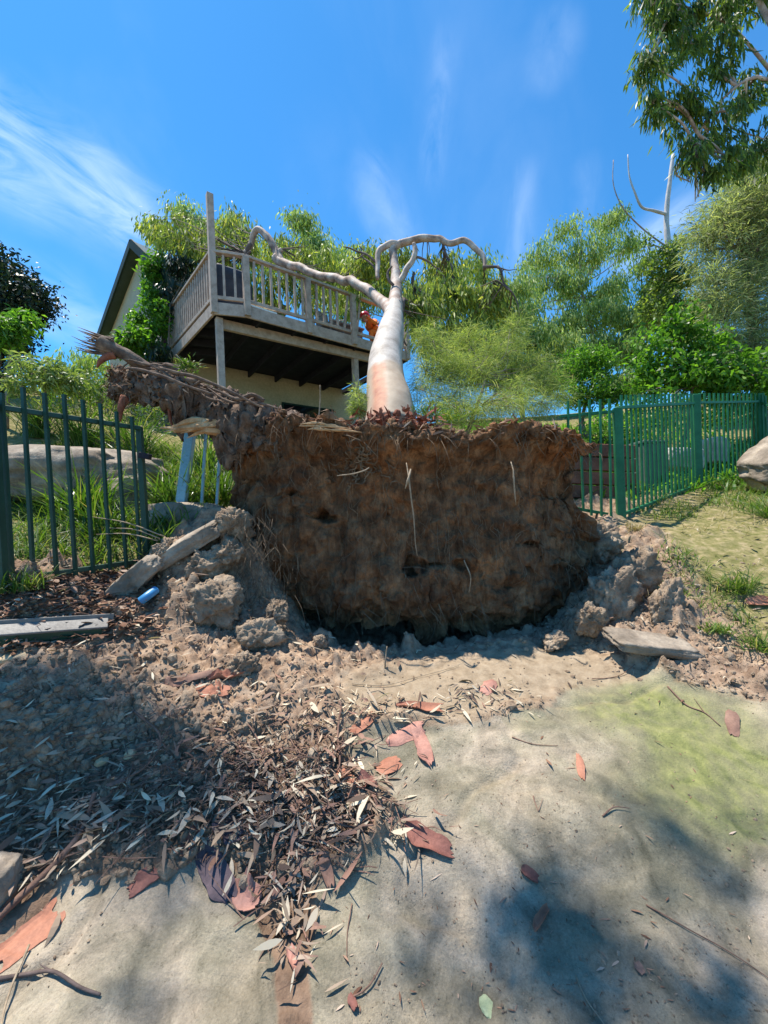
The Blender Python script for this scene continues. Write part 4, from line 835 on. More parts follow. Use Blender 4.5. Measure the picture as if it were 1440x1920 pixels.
vb = [pp(-.14, 0, .42), pp(-.03, 0, .56), pp(.12, 0, .69), pp(.22, 0, .78), pp(.28, 0, .83),      # pelvis, waist, chest, neck base, neck
      pp(-.06, .10, .42), pp(.30, .14, .44), pp(.26, .14, .10), pp(.38, .14, .05),                # leg with foot planted
      pp(-.06, -.10, .42), pp(.12, -.13, .10), pp(-.28, -.13, .07), pp(-.40, -.13, .03),          # kneeling leg
      pp(.18, .19, .76), pp(.28, .34, .58), pp(.46, .30, .70), pp(.52, .30, .74),                  # arm on the rail
      pp(.16, -.19, .76), pp(-.08, -.30, .72), pp(-.20, -.26, .90), pp(-.22, -.24, .98)]          # arm lifted to the trunk
eb = [(0, 1), (1, 2), (2, 3), (3, 4), (0, 5), (5, 6), (6, 7), (7, 8), (0, 9), (9, 10), (10, 11), (11, 12), (3, 13), (13, 14), (14, 15), (15, 16), (3, 17), (17, 18), (18, 19), (19, 20)]
rb = [.135, .125, .145, .08, .05, .09, .075, .055, .045, .10, .075, .055, .045, .075, .055, .04, .035, .075, .055, .04, .035]
skin_fig('clothing', vb, eb, rb, M_ORANGE, PS)
hc = pp(.36, 0, .90); g = Geo(); lump(g, hc, (.085, .075, .115), (0, 0, 0), 4, .03, 1.5, 2, fine=0); lump(g, hc + X_ * .09 - Z_ * .01, (.02, .014, .022), sub=2, amp=0, fine=0)
for s in (-1, 1):
    lump(g, hc + Y_ * .077 * s, (.02, .01, .03), sub=2, amp=0, fine=0)
    for c in ((.47, .30, .93), ):
        pass
obj('head', g, M_SKIN, PS, smooth=True)
g = Geo()
V, Fc = ICO[4]; V = V.copy(); V[:, 2] = np.maximum(V[:, 2], -.05); g.add(V * [.135, .12, .12] @ rotm(0, 0, math.atan2(X_[1], X_[0])).T + hc + Z_ * .045, Fc)
V2 = ICO[3][0].copy(); g.add(V2 * [.17, .13, .012] @ rotm(0, 0, math.atan2(X_[1], X_[0])).T + hc + Z_ * .045 + X_ * .03, ICO[3][1]); obj('helmet', g, M_HELM, PS, smooth=True)
for s in (-1, 1):
    g = Geo(); lump(g, hc + Y_ * .10 * s - Z_ * .01, (.04, .028, .05), sub=3, amp=0, fine=0); obj('ear_muff', g, M_SKIN, PS, smooth=True)
def hand(w, d, nm='hand'):
    vs_ = [w, w + d * .05]; es = [(0, 1)]; rs = [.028, .032]; sdv = norm(np.cross(d, Z_))
    for k, (o_, l) in enumerate(((-.03, .06), (-.01, .075), (.01, .07), (.03, .055))):
        i = len(vs_); vs_ += [w + d * .075 + sdv * o_, w + d * (.075 + l * .5) + sdv * o_ * 1.1, w + d * (.075 + l * .8) + sdv * o_ * 1.1 - Z_ * .02]; es += [(1, i), (i, i + 1), (i + 1, i + 2)]; rs += [.011, .009, .008]
    i = len(vs_); vs_ += [w + d * .03 + sdv * -.05, w + d * .06 + sdv * -.065]; es += [(0, i), (i, i + 1)]; rs += [.012, .009]
    skin_fig(nm, vs_, es, rs, M_SKIN, PS, 1)
hand(vb[16], norm(X_ + Z_ * -.1)); hand(vb[20], norm(Z_ - X_ * .3))
skin_fig('boot', [vb[8] + Z_ * 0, vb[8] + X_ * .14], [(0, 1)], [.055, .045], M_COVER, PS, 1); skin_fig('boot', [vb[12], vb[12] - X_ * .10 ], [(0, 1)], [.05, .04], M_COVER, PS, 1)
# ================================================================ FENCES
def gloss_extra(N, L, c, geo, tc): return c
M_GFENCE = pmat('green_fence_paint', [(0, (0.010, 0.11, 0.045)), (1, (0.022, 0.17, 0.075))], 6, 0.5, 0.1, 40, spec=0.3)
M_DFENCE = pmat('dark_green_fence_paint', [(0, (0.008, 0.040, 0.024)), (1, (0.014, 0.062, 0.038))], 6, 0.5, 0.1, 40, spec=0.5)
M_BFENCE = pmat('pale_blue_fence', [(0, (0.16, 0.33, 0.44)), (1, (0.22, 0.42, 0.54))], 6, 0.35, 0.1, 40, spec=0.5)  # even pale blue over the bent post and its two pickets
_pk = {}
def picket(name, a, b, w, mat, parent, **kw):      # a bar from foot a to tip b on shared unit mesh data
    a, b = np.asarray(a), np.asarray(b); L_ = np.linalg.norm(b - a); key = (round(L_, 1), w, mat.name)
    if key not in _pk:
        g = Geo(); beam(g, (0, 0, 0), (0, 0, key[0] - .006), w, w, (0, 1, 0)); top = np.array([[x, y, key[0] - .006] for x, y in ((-1, -1), (1, -1), (1, 1), (-1, 1))]) * [w / 2 * 1.08, w / 2 * 1.08, 1]
        g.add(np.vstack([top - [0, 0, .006], top + [0, 0, .006]]), BOXF); me = g.mesh(name); me.materials.append(mat); _pk[key] = me
    M = Vector((b - a) / L_).to_track_quat('Z', 'Y').to_matrix() @ Matrix.Diagonal((1, 1, L_ / key[0])); return inst(name, _pk[key], parent, a, M, **kw)
# left fence
bars = [((3, 737), (24, 1092)), ((43, 727), (63, 1085)), ((83, 737), (107, 1079)), ((120, 740), (142, 1073)), ((155, 750), (175, 1069)), ((188, 757), (207, 1063)), ((218, 772), (237, 1058)), ((247, 782), (263, 1051))]
LFN = thing('metal_fence', 'dark green metal picket fence standing upright in front of the long grass', 'fence', P(140, 1075, 2.85))
dl = lambda k: 2.5 + .8 * k / 8
for k, (tp, bt) in enumerate(bars): picket('picket', P(bt[0], bt[1] + 6, dl(k)), P(*tp, dl(k)), .021, M_DFENCE, LFN)
picket('picket', P(-18, 1100, 2.4), P(-40, 735, 2.4), .021, M_DFENCE, LFN)
bbeam('rail', P(-60, 755, 2.38), P(262, 803, 3.3), .035, .035, M_DFENCE, LFN, .003); bbeam('rail', P(-20, 1092, 2.42), P(278, 1050, 3.3), .035, .035, M_DFENCE, LFN, .003)
bbeam('post', P(277, 1062, 3.32), P(261, 800, 3.32), .045, .045, M_DFENCE, LFN, .004, up=(0, 1, 0)); bbeam('bracket', P(262, 853, 3.28), P(282, 857, 3.28), .05, .05, M_UNDER, LFN, .004)
bbeam('post', P(6, 1110, 2.44), P(-16, 745, 2.44), .05, .05, M_DFENCE, LFN, .004, up=(0, 1, 0))
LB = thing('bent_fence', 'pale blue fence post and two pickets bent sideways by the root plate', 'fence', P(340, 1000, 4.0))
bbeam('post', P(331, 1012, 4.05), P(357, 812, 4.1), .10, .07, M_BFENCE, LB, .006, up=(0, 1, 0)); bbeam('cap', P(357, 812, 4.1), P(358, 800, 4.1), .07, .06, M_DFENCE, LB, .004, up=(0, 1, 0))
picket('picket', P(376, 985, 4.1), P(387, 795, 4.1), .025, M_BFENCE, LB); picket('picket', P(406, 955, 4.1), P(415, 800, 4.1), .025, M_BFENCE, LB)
# right fence, three bays
RFN = thing('metal_fence', 'green metal picket fence with square posts climbing the bank at the right', 'fence', P(1160, 978, 4.5))
for (tx, bx, by) in ((1065, 1066, 945), (1086, 1094, 955), (1105, 1109, 967), (1125, 1128, 975), (1142, 1146, 974)): picket('picket', P(bx, by, 4.42), P(tx, 748 + (1142 - tx) * .05, 4.42), .021, M_GFENCE, RFN)
bbeam('rail', P(1050, 781, 4.43), P(1160, 771, 4.5), .035, .035, M_GFENCE, RFN, .003); bbeam('rail', P(1050, 948, 4.43), P(1160, 968, 4.5), .035, .035, M_GFENCE, RFN, .003)
def bay(a0, a1, b0, b1, d0, d1, n):   # a: top pixels, b: foot pixels
    A0, A1, B0, B1 = P(*a0, d0), P(*a1, d1), P(*b0, d0), P(*b1, d1)
    for k in range(n):
        t = (k + .7) / n; picket('picket', B0 * (1 - t) + B1 * t, A0 * (1 - t) + A1 * t, .021, M_GFENCE, RFN)
    for f in (.10, .955):
        bbeam('rail', A0 * (1 - f) + B0 * f, A1 * (1 - f) + B1 * f, .035, .035, M_GFENCE, RFN, .003)
bay((1158, 741), (1303, 738), (1165, 976), (1309, 917), 4.5, 5.5, 19)
bay((1305, 737), (1424, 738), (1309, 917), (1428, 889), 5.5, 6.6, 15)
bay((1424, 738), (1520, 775), (1430, 889), (1525, 935), 6.6, 5.7, 13)
for x0, y0, x1, y1, d in ((1165, 982, 1157, 765, 4.5), (1310, 920, 1304, 740, 5.5), (1430, 894, 1425, 738, 6.6)): bbeam('post', P(x0, y0, d), P(x1, y1, d), .09, .09, M_GFENCE, RFN, .005, up=(0.35, 1, 0))

# ================================================================ STONEWORK, TIMBER, LOOSE THINGS
def rock_thing(name, label, cat, c, r, rot, mat, amp=.22, sc=1.3, seed=0, boxy=.4, sub=5, group=None, fine=.05):
    g = Geo(); lump(g, c, r, rot, sub, amp, sc, seed, boxy, fine, 12 if max(r) < 1 else 0); return obj(name, g, mat, base=c, smooth=True, label=label, cat=cat, group=group)
M_SLEEPER = pmat('red_brown_sleeper', [(0, (.13, .055, .035)), (1, (.26, .12, .08))], 6, .85, .5, 40)
RW = thing('retaining_wall', 'low retaining wall of stacked red-brown timber sleepers behind the right fence', 'wall', P(1130, 940, 5.4))
for k in range(4):
    y = 926 - k * 26; bbeam('sleeper', P(1060, y - 5, 5.3 + .02 * (k % 2)), P(1188, y, 5.45 + .02 * (k % 2)), .14, .175, M_SLEEPER, RW, .008)
M_GBOX = pmat('grey_green_render', [(0, (.08, .11, .10)), (1, (.13, .17, .15))], 4, .8, .2, 50)
gb = thing('tank', 'grey-green box-shaped tank beside the sleeper wall behind the right fence', 'tank', P(1208, 925, 5.6))
bbeam('shell', P(1210, 925, 5.8), P(1207, 836, 5.8), .33, .5, M_GBOX, gb, .012, up=(0, 1, 0)); bbeam('lid', P(1207, 836, 5.8), P(1207, 831, 5.8), .36, .53, M_GBOX, gb, .008, up=(0, 1, 0))
rock_thing('boulder', 'flat pale stone block behind the pickets of the middle fence bay', 'rock', P(1268, 862, 6.3), (.40, .28, .2), (0, .05, .2), M_PALESTONE, .08, 1.2, 4, .75)
rock_thing('boulder', 'small grey upright stone behind the far fence bay', 'rock', P(1338, 846, 6.9), (.24, .22, .28), (0, 0, .2), M_PALESTONE, .1, 1.2, 9, .6)
bo = thing('boulder', 'big pale sandstone boulder with a tan hollow at the right edge of the bank', 'rock', P(1470, 915, 4.9))
g = Geo(); lump(g, P(1475, 850, 4.95), (.56, .40, .20), (.1, -.62, .1), 5, .16, 1.4, 12, .5, .05); obj('cap', g, M_STONE, bo, smooth=True)
g = Geo(); lump(g, P(1490, 893, 5.0), (.58, .32, .25), (0, .05, .1), 5, .14, 1.4, 14, .5, .04); obj('base', g, M_TANSTONE, bo, smooth=True)
rock_thing('boulder', 'broad pale rock outcrop behind the left fence', 'rock', P(110, 890, 4.9), (1.35, .9, .36), (.05, .06, -.1), M_STONE, .14, 1.4, 5, .45)
rock_thing('boulder', 'low brown-grey boulder between the clumps behind the bent post', 'rock', P(345, 975, 3.95), (.42, .3, .22), (0, 0, .1), M_STONE, .15, 1.3, 6, .5)
rock_thing('boulder', 'dark rock in the shade of the strap-leaf clump behind the left fence', 'rock', P(240, 935, 4.4), (.3, .3, .32), (0, 0, .1), M_STONE, .2, 1.3, 7, .4)
def slab(name, label, px_, py_, d, r, rot, mat, seed, boxy=.7, amp=.12, cat='rock'): return rock_thing(name, label, cat, P(px_, py_, d), r, rot, mat, amp, 1.4, seed, boxy)
slab('rock_slab', 'long tilted grey slab propped on the soil above the blue pipe', 250, 1088, 2.9, (.27, .13, .095), (.2, -.72, .1), M_STONE, 21)
slab('rock_slab', 'brown-grey slab tipped up at the foot of the pale blue post', 352, 1022, 3.15, (.36, .16, .085), (.2, -.52, .15), M_STONE, 22)
slab('rock_slab', 'flat grey slab lying on the soil right of the hole', 1222, 1206, 2.72, (.36, .14, .045), (.25, .17, .05), M_STONE, 23, .8, .1)
slab('rock_slab', 'pale tan flat stone under the metal channel at the left edge', 28, 1232, 2.15, (.14, .14, .05), (.15, -.1, .1), M_TANSTONE, 24, .5)
slab('stone', 'yellow-orange stone on the dry grassy bank', 1283, 1032, 3.95, (.12, .09, .055), (.1, 0, .1), M_ORANGESTONE, 25, .3, cat='stone')
slab('stone', 'mossy stone at the left edge beside the long root', -4, 1655, 1.42, (.075, .09, .09), (.1, 0, .1), M_STONE, 26, .4, cat='stone')
slab('stone', 'small yellowish pebble on the shaded soil heap', 243, 1415, 1.85, (.028, .024, .02), (.1, 0, .1), M_TANSTONE, 27, .2, cat='stone')
slab('stone', 'small pale pebble in the leaf litter below the dark heap', 190, 1428, 1.83, (.03, .024, .02), (.1, 0, .8), M_TANSTONE, 28, .2, cat='stone')
CL = [(408, 1128, 2.9, .17, .13, .21, 'tall clod of soil standing against the left foot of the root plate'), (487, 1190, 2.72, .16, .13, .13, 'round crumbly clod in front of the hole at the left'),
      (310, 1035, 3.1, .09, .1, .08, 'small clod under the tipped slab by the bent fence'), (455, 1255, 2.45, .10, .09, .09, 'crumbly clod beside the right end of the bark strip'), (390, 1065, 3.1, .15, .14, .12, 'brown clod behind the tall clod at the left'),
      (1150, 1118, 3.15, .27, .2, .13, 'broad cracked clod of pale soil right of the root plate'), (1195, 1082, 3.4, .24, .2, .14, 'dark lumpy clod on the right mound under the bank'), (1105, 1165, 2.95, .13, .1, .08, 'clod at the right lip of the hole'),
      (1120, 1020, 3.9, .2, .18, .16, 'soil clod behind the right edge of the root plate'), (1040, 1200, 2.95, .09, .07, .05, 'orange-brown clod at the right corner of the shade'), (340, 1335, 2.15, .08, .07, .06, 'pale clod in the loose soil below the bark strip'),
      (145, 1300, 2.1, .14, .12, .09, 'dark clod on top of the shaded heap'), (60, 1350, 1.95, .17, .14, .10, 'wide dark clod on the shaded heap at the left edge'), (210, 1345, 2.05, .11, .1, .07, 'dark clod at the right foot of the shaded heap'), (1250, 1140, 3.0, .2, .15, .09, 'rough clod behind the flat grey slab'), (520, 1150, 2.95, .11, .09, .08, 'clod lying in the shade at the left end of the hole'), (600, 1205, 2.95, .06, .05, .045, 'small clod inside the shaded hole, nearest its left end'), (440, 985, 3.25, .15, .13, .16, 'pale clod hugging the upper left edge of the root plate'), (430, 1035, 3.15, .12, .12, .14, 'hairy clod hanging at the left side of the root plate')]
for k, (x, y, d, a, b2, c, lab) in enumerate(CL):
    g = Geo(); lump(g, P(x, y, d), (a, b2, c * .88), (k, .3 * k, k * .7), 5, .42, 2.4, 40 + k, .1, .24, 9)
    obj('soil_clod', g, M_CLOD, base=P(x, y, d), smooth=True, label=lab, cat='clod')
g = Geo()
for k in range(260):
    x_, y_ = rng.normal(470, 34), rng.uniform(960, 1130); s_ = P(x_, y_, 3.12 + rng.uniform(-.08, .08)); L_ = rng.uniform(.05, .22); e_ = s_ + np.array([rng.normal() * .4, -.15, -1]) * L_; tube(g, [s_, (s_ + e_) / 2 + rng.normal(size=3) * .02, e_], [.0022, .002, .001], 3, 3, cap=False)
obj('hanging_root_hair', g, M_ROOTPALE2, TREE, kind='stuff')
# loose crumbs on the ground
def crumbs():
    n = 16000; X = np.stack([rng.uniform(0, 1440, n), rng.uniform(1040, 1660, n)], -1)
    p = hit(X[:, 0], X[:, 1], 8); ii = np.clip(np.searchsorted(gx, p[:, 0]), 0, nx - 1); jj = np.clip(np.searchsorted(gy, p[:, 1]), 0, ny - 1)
    keep = (rock[jj, ii] < .5) & (rng.random(n) < (1 - .85 * sand[jj, ii])) & (rng.random(n) < (1 - .6 * grass[jj, ii]) ) & (p[:, 1] < 7); p = p[keep]
    g = Geo(); pebbles(g, p, np.clip(rng.lognormal(-5.0, .62, len(p)), .002, .045)); X = np.stack([rng.normal(150, 130, 260), rng.normal(1350, 60, 260)], -1); p2 = hit(X[:, 0], X[:, 1], 8); pebbles(g, p2, rng.uniform(.008, .032, len(p2)), 1); obj('soil_crumbs', g, M_CLOD, kind='stuff')
crumbs()
g = Geo(); xx_ = np.concatenate([rng.uniform(-1.45, -.75, 900), rng.uniform(1.15, 2.3, 900)]); yy_ = np.concatenate([rng.uniform(2.75, 3.5, 900), rng.uniform(2.9, 3.9, 900)]); pebbles(g, np.stack([xx_, yy_, hgt(xx_, yy_)], -1), rng.lognormal(-4.7, .5, 1800).clip(.004, .035), 1); obj('soil_crumbs', g, M_CLOD, kind='stuff', smooth=False)
# metal channel and pipe
M_METAL = pmat('grey_weathered_metal', [(0, (.12, .115, .11)), (1, (.21, .205, .195))], 5, .55, .2, 60, metal=.2)
MC = thing('metal_channel', 'grey metal channel with a dark green underside lying at the left edge', 'channel', P(90, 1185, 2.3))
a, b2 = P(-120, 1188, 2.0), P(203, 1166, 2.42); bbeam('top_face', a, b2, .13, .014, M_METAL, MC, .003, up=(0, -.45, 1)); 
bbeam('side_face', a + [0, -.058, -.045], b2 + [0, -.058, -.045], .010, .055, M_DFENCE, MC, .002, up=(0, -.3, 1)); bbeam('side_face', a + [0, .05, .015], b2 + [0, .05, .015], .008, .05, M_METAL, MC, .002)
g = Geo(); tube(g, [P(264, 1127, 2.74), P(276, 1118, 2.76), P(292, 1106, 2.83)], [.030, .030, .030], 24, 4, cap=False); tube(g, [P(264, 1127, 2.74), P(292, 1106, 2.83)], [.025, .025], 24, 4, cap=False)
PIPE = obj('pipe', g, pmat('blue_pipe_plastic', [(0, (.04, .20, .42)), (1, (.07, .30, .55))], 5, .4, 0, spec=.5), base=P(280, 1116, 2.76), smooth=True, label='short blue plastic pipe end poking out under the tilted slab', cat='pipe')
# bark pieces: curled, ragged sheets
def barkmat(n, a, b): return pmat(n, [(0, a), (1, b)], 10, .75, .35, 50)
BK = {'o': barkmat('terracotta_bark', (.26, .10, .06), (.42, .19, .12)), 'r': barkmat('red_brown_bark', (.17, .065, .05), (.28, .12, .09)), 'p': barkmat('purple_grey_bark', (.06, .045, .055), (.13, .09, .10)),
      'b': barkmat('brown_bark', (.17, .09, .065), (.28, .17, .125)), 'k': barkmat('pink_bark', (.28, .125, .095), (.42, .22, .17))}
def bark(p0, p1, wpx, m, label, seed, curl=.3, lift=.012, frayed=False):
    a, b2 = G1(*p0), G1(*p1); Lw = np.linalg.norm(b2 - a); mid = (a + b2) / 2; W2 = wpx / F * mid[1] * (.85 if abs(p1[1] - p0[1]) > abs(p1[0] - p0[0]) else 1.15)
    d = norm(b2 - a); n_ = norm(np.cross(d, [0, 0, 1.])); nu, nv = 22, 11; r = np.random.default_rng(seed)
    u = np.linspace(-.02, 1.02, nu)[:, None]; v = np.linspace(-1, 1, nv)[None]
    wl = 1 - .38 * np.abs(2 * u - 1) ** (2.5 + r.uniform(-.8, 2)) * r.uniform(.5, 1.2) + .22 * fbm(np.stack([u * 4 + seed, u * 0, u * 0], -1), 3, seed); wr = 1 - .38 * np.abs(2 * u - 1) ** 3 + .25 * fbm(np.stack([u * 4 + seed, u * 0 + 5, u * 0], -1), 3, seed)
    off = np.where(v < 0, v * wl, v * wr) * W2 / 2 * ((1.25 / np.maximum(wl + wr, .8)) if frayed else 1) * (1 + .35 * (r.random() - .5) * (2 * u - 1)); rag = fbm(np.stack([v * 4 + seed + 0 * u, 0 * u + 0 * v, 0 * v + 0 * u], -1), 2, seed) * Lw * (.22 if frayed else .10) * (np.abs(2 * u - 1) ** 3)
    X = a + d * (u * Lw + rag)[..., None] + n_ * off[..., None]; gz = hgt(X[..., 0], X[..., 1])
    z = lift * (.35 + r.random()) + curl * W2 * (v ** 2 - .2) * r.choice([1, -.6]) + .03 * Lw * np.sin(u * 3 + r.uniform(0, 6)) + .012 * fbm(X * 9, 2, seed)
    plane = np.maximum(gz.mean() + (X - mid) @ np.array([0, (hgt(mid[0], mid[1] + .1) - hgt(mid[0], mid[1] - .1)) / .2, 0]), gz); X[..., 2] = plane + np.maximum(z, .003)
    th = .0035; g = Geo(); I = (np.arange(nu - 1)[:, None] * nv + np.arange(nv - 1)[None]).ravel(); q = np.stack([I, I + nv, I + nv + 1, I + 1], -1); N0 = nu * nv
    rim_ = list(range(nv)) + [i * nv + nv - 1 for i in range(1, nu)] + [N0 - 1 - i for i in range(1, nv)] + [i * nv for i in range(nu - 2, 0, -1)]
    rq = [(rim_[i], rim_[(i + 1) % len(rim_)], rim_[(i + 1) % len(rim_)] + N0, rim_[i] + N0) for i in range(len(rim_))]
    g.add(np.vstack([X.reshape(-1, 3), X.reshape(-1, 3) - [0, 0, th]]), np.vstack([q, q[:, ::-1] + N0, rq])); obj('bark_piece', g, BK[m], base=mid, smooth=False, label=label, cat='bark')
for k, b_ in enumerate([((108, 1712), (-5, 1798), 78, 'o', 'large terracotta bark sheet with a frayed edge on the rock at the bottom left', .12, .02, True),
    ((728, 1394), (793, 1370), 26, 'k', 'pink curled bark piece at the top of the pair on the rock', .35), ((780, 1378), (806, 1438), 32, 'k', 'long pink bark flake pointing down the rock from the pair', .2), ((706, 1444), (748, 1430), 26, 'o', 'small orange bark flake just below the pink pair', .2),
    ((634, 1448), (672, 1498), 30, 'o', 'orange bark strip curling at the right edge of the leaf litter', .3), ((674, 1482), (706, 1478), 26, 'r', 'small brown-red bark flake touching the orange strip', .2), ((762, 1566), (845, 1602), 28, 'r', 'dark red bark strip alone in the middle of the rock', .25),
    ((1086, 1424), (1092, 1462), 16, 'o', 'thin orange bark flake standing out on the bare rock', .2), ((1372, 1340), (1376, 1382), 24, 'b', 'brown bark flake on the green moss', .2), ((978, 1642), (1008, 1655), 14, 'r', 'tiny dark bark flake in the shaded part of the rock', .5),
    ((1028, 1712), (1003, 1750), 16, 'o', 'orange crescent of bark in the shaded part of the rock', .6), ((378, 1592), (432, 1690), 50, 'p', 'large purple-grey bark sheet on the edge of the litter', .15), ((436, 1668), (482, 1698), 36, 'k', 'pink bark sheet tucked under the purple one', .15),
    ((242, 1678), (312, 1636), 20, 'r', 'slim red-brown bark strip on the rock beneath the litter', .2), ((556, 1596), (592, 1652), 34, 'b', 'brown bark sheet at the head of the crack', .2), ((602, 1600), (618, 1668), 24, 'b', 'narrow brown bark sheet beside the crack on its right', .2),
    ((748, 1326), (826, 1334), 18, 'o', 'flat orange bark flake at the upper edge of the rock', .2), ((372, 1292), (428, 1314), 20, 'o', 'orange bark scrap below the bark strip in the loose soil', .3), ((925, 1280), (905, 1300), 22, 'k', 'pink bark square in the small heap of leaves', .2),
    ((1405, 1142), (1450, 1128), 18, 'o', 'orange bark strip in the grass at the right edge', .2), ((542, 1788), (556, 1824), 18, 'k', 'small pink flake in the crack of the rock', .3), ((1192, 1802), (1204, 1832), 18, 'b', 'small brown flake in the bottom shade of the rock', .3),
    ((410, 1545), (450, 1585), 34, 'p', 'dark purple bark piece inside the litter above the purple sheet', .2), ((345, 1600), (372, 1560), 24, 'r', 'red-brown bark piece at the left of the purple bark', .2), ((310, 1285), (395, 1272), 14, 'b', 'brown end of the bark strip in the loose soil', .4), ((660, 1372), (700, 1342), 16, 'o', 'orange curl of bark where the soil meets the rock', .5),
    ((395, 1274), (470, 1262), 16, 'o', 'orange end of the bark strip in the loose soil', .4), ((655, 1870), (668, 1900), 16, 'r', 'small red-brown flake at the bottom of the picture', .3)]):
    bark(b_[0], b_[1], b_[2], b_[3], b_[4], 100 + k, *(b_[5:]))
g = Geo(); c0 = G1(915, 1890); lump(g, c0 + [0, 0, .004], (.022, .032, .005), (0, 0, .4), 3, .35, 2, 7); obj('lichen_patch', g, pmat('pale_green_lichen', [(0, (.28, .33, .18)), (1, (.42, .46, .28))], 20, .9, .3, 60), base=c0, label='pale green flake of lichen on the shaded rock near the bottom', cat='lichen')
# sticks and roots lying about
def stick(pts_, r0, r1, mat, label, lift=.01, side=None):
    base_ = hit([p[0] for p in pts_], [p[1] for p in pts_], 8) + [0, 0, lift]; g = Geo(); tube(g, base_, np.linspace(r0, r1, len(base_)), 7, 6, .25, .012, seed=int(pts_[0][0]) % 50); 
    if side:
        m_ = base_[len(base_) // 2]; e = G1(*side) + [0, 0, lift * 1.5]; tube(g, [m_, (m_ + e) / 2, e], [r0 * .6, r0 * .4, .0008], 5, 4)
    obj('stick', g, mat, base=base_[0], smooth=True, label=label, cat='stick')
M_STICK = pmat('brown_stick', [(0, (.10, .055, .04)), (1, (.25, .15, .11))], 14, .85, .5, 60)
for a_ in [([(178, 1500), (150, 1580), (90, 1650), (0, 1740), (-40, 1790)], .011, .013, M_STICK, 'thick brown root running down to the left edge', .03), ([(-10, 1850), (60, 1835), (100, 1832), (145, 1855), (188, 1866)], .007, .0035, M_DARKLIMB, 'curved dark stick on the rock at the bottom left', .012, (75, 1822)),
           ([(55, 1780), (30, 1840), (10, 1900), (0, 1940)], .004, .003, M_ROOTPALE, 'straight pale stick crossing the bottom left corner', .02), ([(1212, 1700), (1290, 1745), (1370, 1790), (1460, 1850)], .0028, .0012, M_STICK, 'long thin twig running off the right edge of the rock', .004),
           ([(1252, 1290), (1285, 1325), (1320, 1340), (1350, 1362)], .0045, .002, M_STICK, 'forked brown twig at the top of the mossy rock', .008, (1300, 1310)), ([(960, 1385), (1000, 1399), (1046, 1401)], .003, .0015, M_STICK, 'thin curved twig on the bare upper rock', .006),
           ([(1130, 1532), (1150, 1520), (1176, 1518)], .0035, .0015, M_STICK, 'short twig beside the right hand shade', .005), ([(640, 1330), (632, 1380), (636, 1440), (625, 1455)], .006, .004, M_STICK, 'crooked stick standing over the edge of the rock', .02, (650, 1345)),
           ([(565, 1480), (545, 1560), (520, 1620), (485, 1690)], .005, .003, M_STICK, 'straight thin stick leaning through the litter to the crack', .03), ([(660, 1700), (650, 1750), (648, 1800)], .0025, .0015, M_STICK, 'upright hair-thin twig on the shaded rock', .004),
           ([(1080, 1835), (1100, 1880), (1130, 1925)], .0025, .0015, M_ROOTPALE, 'pale twig at the bottom edge', .004), ([(660, 1880), (690, 1850), (715, 1815)], .003, .002, M_STICK, 'short twig near the bottom middle', .006),
           ([(470, 1500), (550, 1515), (640, 1560), (700, 1570)], .007, .004, M_STICK, 'reddish branch lying across the litter', .03, (560, 1480)), ([(250, 1345), (300, 1400), (270, 1460), (200, 1490)], .006, .004, M_STICK, 'root arching over the shaded heap', .04),
           ([(560, 1370), (590, 1330), (600, 1300)], .004, .002, M_ROOTPALE, 'pale twig at the litter edge below the hole', .03), ([(500, 1185), (560, 1215), (640, 1250)], .005, .002, M_ROOTPALE, 'pale root trailing down from the round clod', .05), ([(420, 1330), (470, 1380), (500, 1440)], .005, .003, M_STICK, 'brown twig lying in the loose soil', .02),
           ([(660, 1285), (720, 1290), (790, 1270), (860, 1250)], .003, .0015, M_ROOTPALE, 'long thin root on the sandy shelf', .01), ([(1000, 1495), (1010, 1525)], .003, .0015, M_STICK, 'tiny upright twig on the bare rock', .005, (1018, 1500)), ([(1110, 1275), (1160, 1270), (1190, 1250)], .003, .0015, M_STICK, 'twig at the foot of the grey slab', .01)]:
    stick(*a_)
b0 = G1(722, 1254); g = Geo(); tube(g, [b0, b0 + [.005, 0, .06], b0 + [.02, 0, .15]], [.006, .005, .004], 7, 5, .2); obj('stick', g, M_ROOTPALE, base=b0, smooth=True, label='short white stick standing upright at the edge of the hole', cat='stick')
b0 = P(597, 790, 3.3); g = Geo(); tube(g, [b0, P(600, 755, 3.3), P(600, 722, 3.3)], [.006, .005, .003], 7, 5, .2); obj('stick', g, M_ROOTPALE, base=b0, smooth=True, label='pale stick standing upright on top of the root plate', cat='stick')
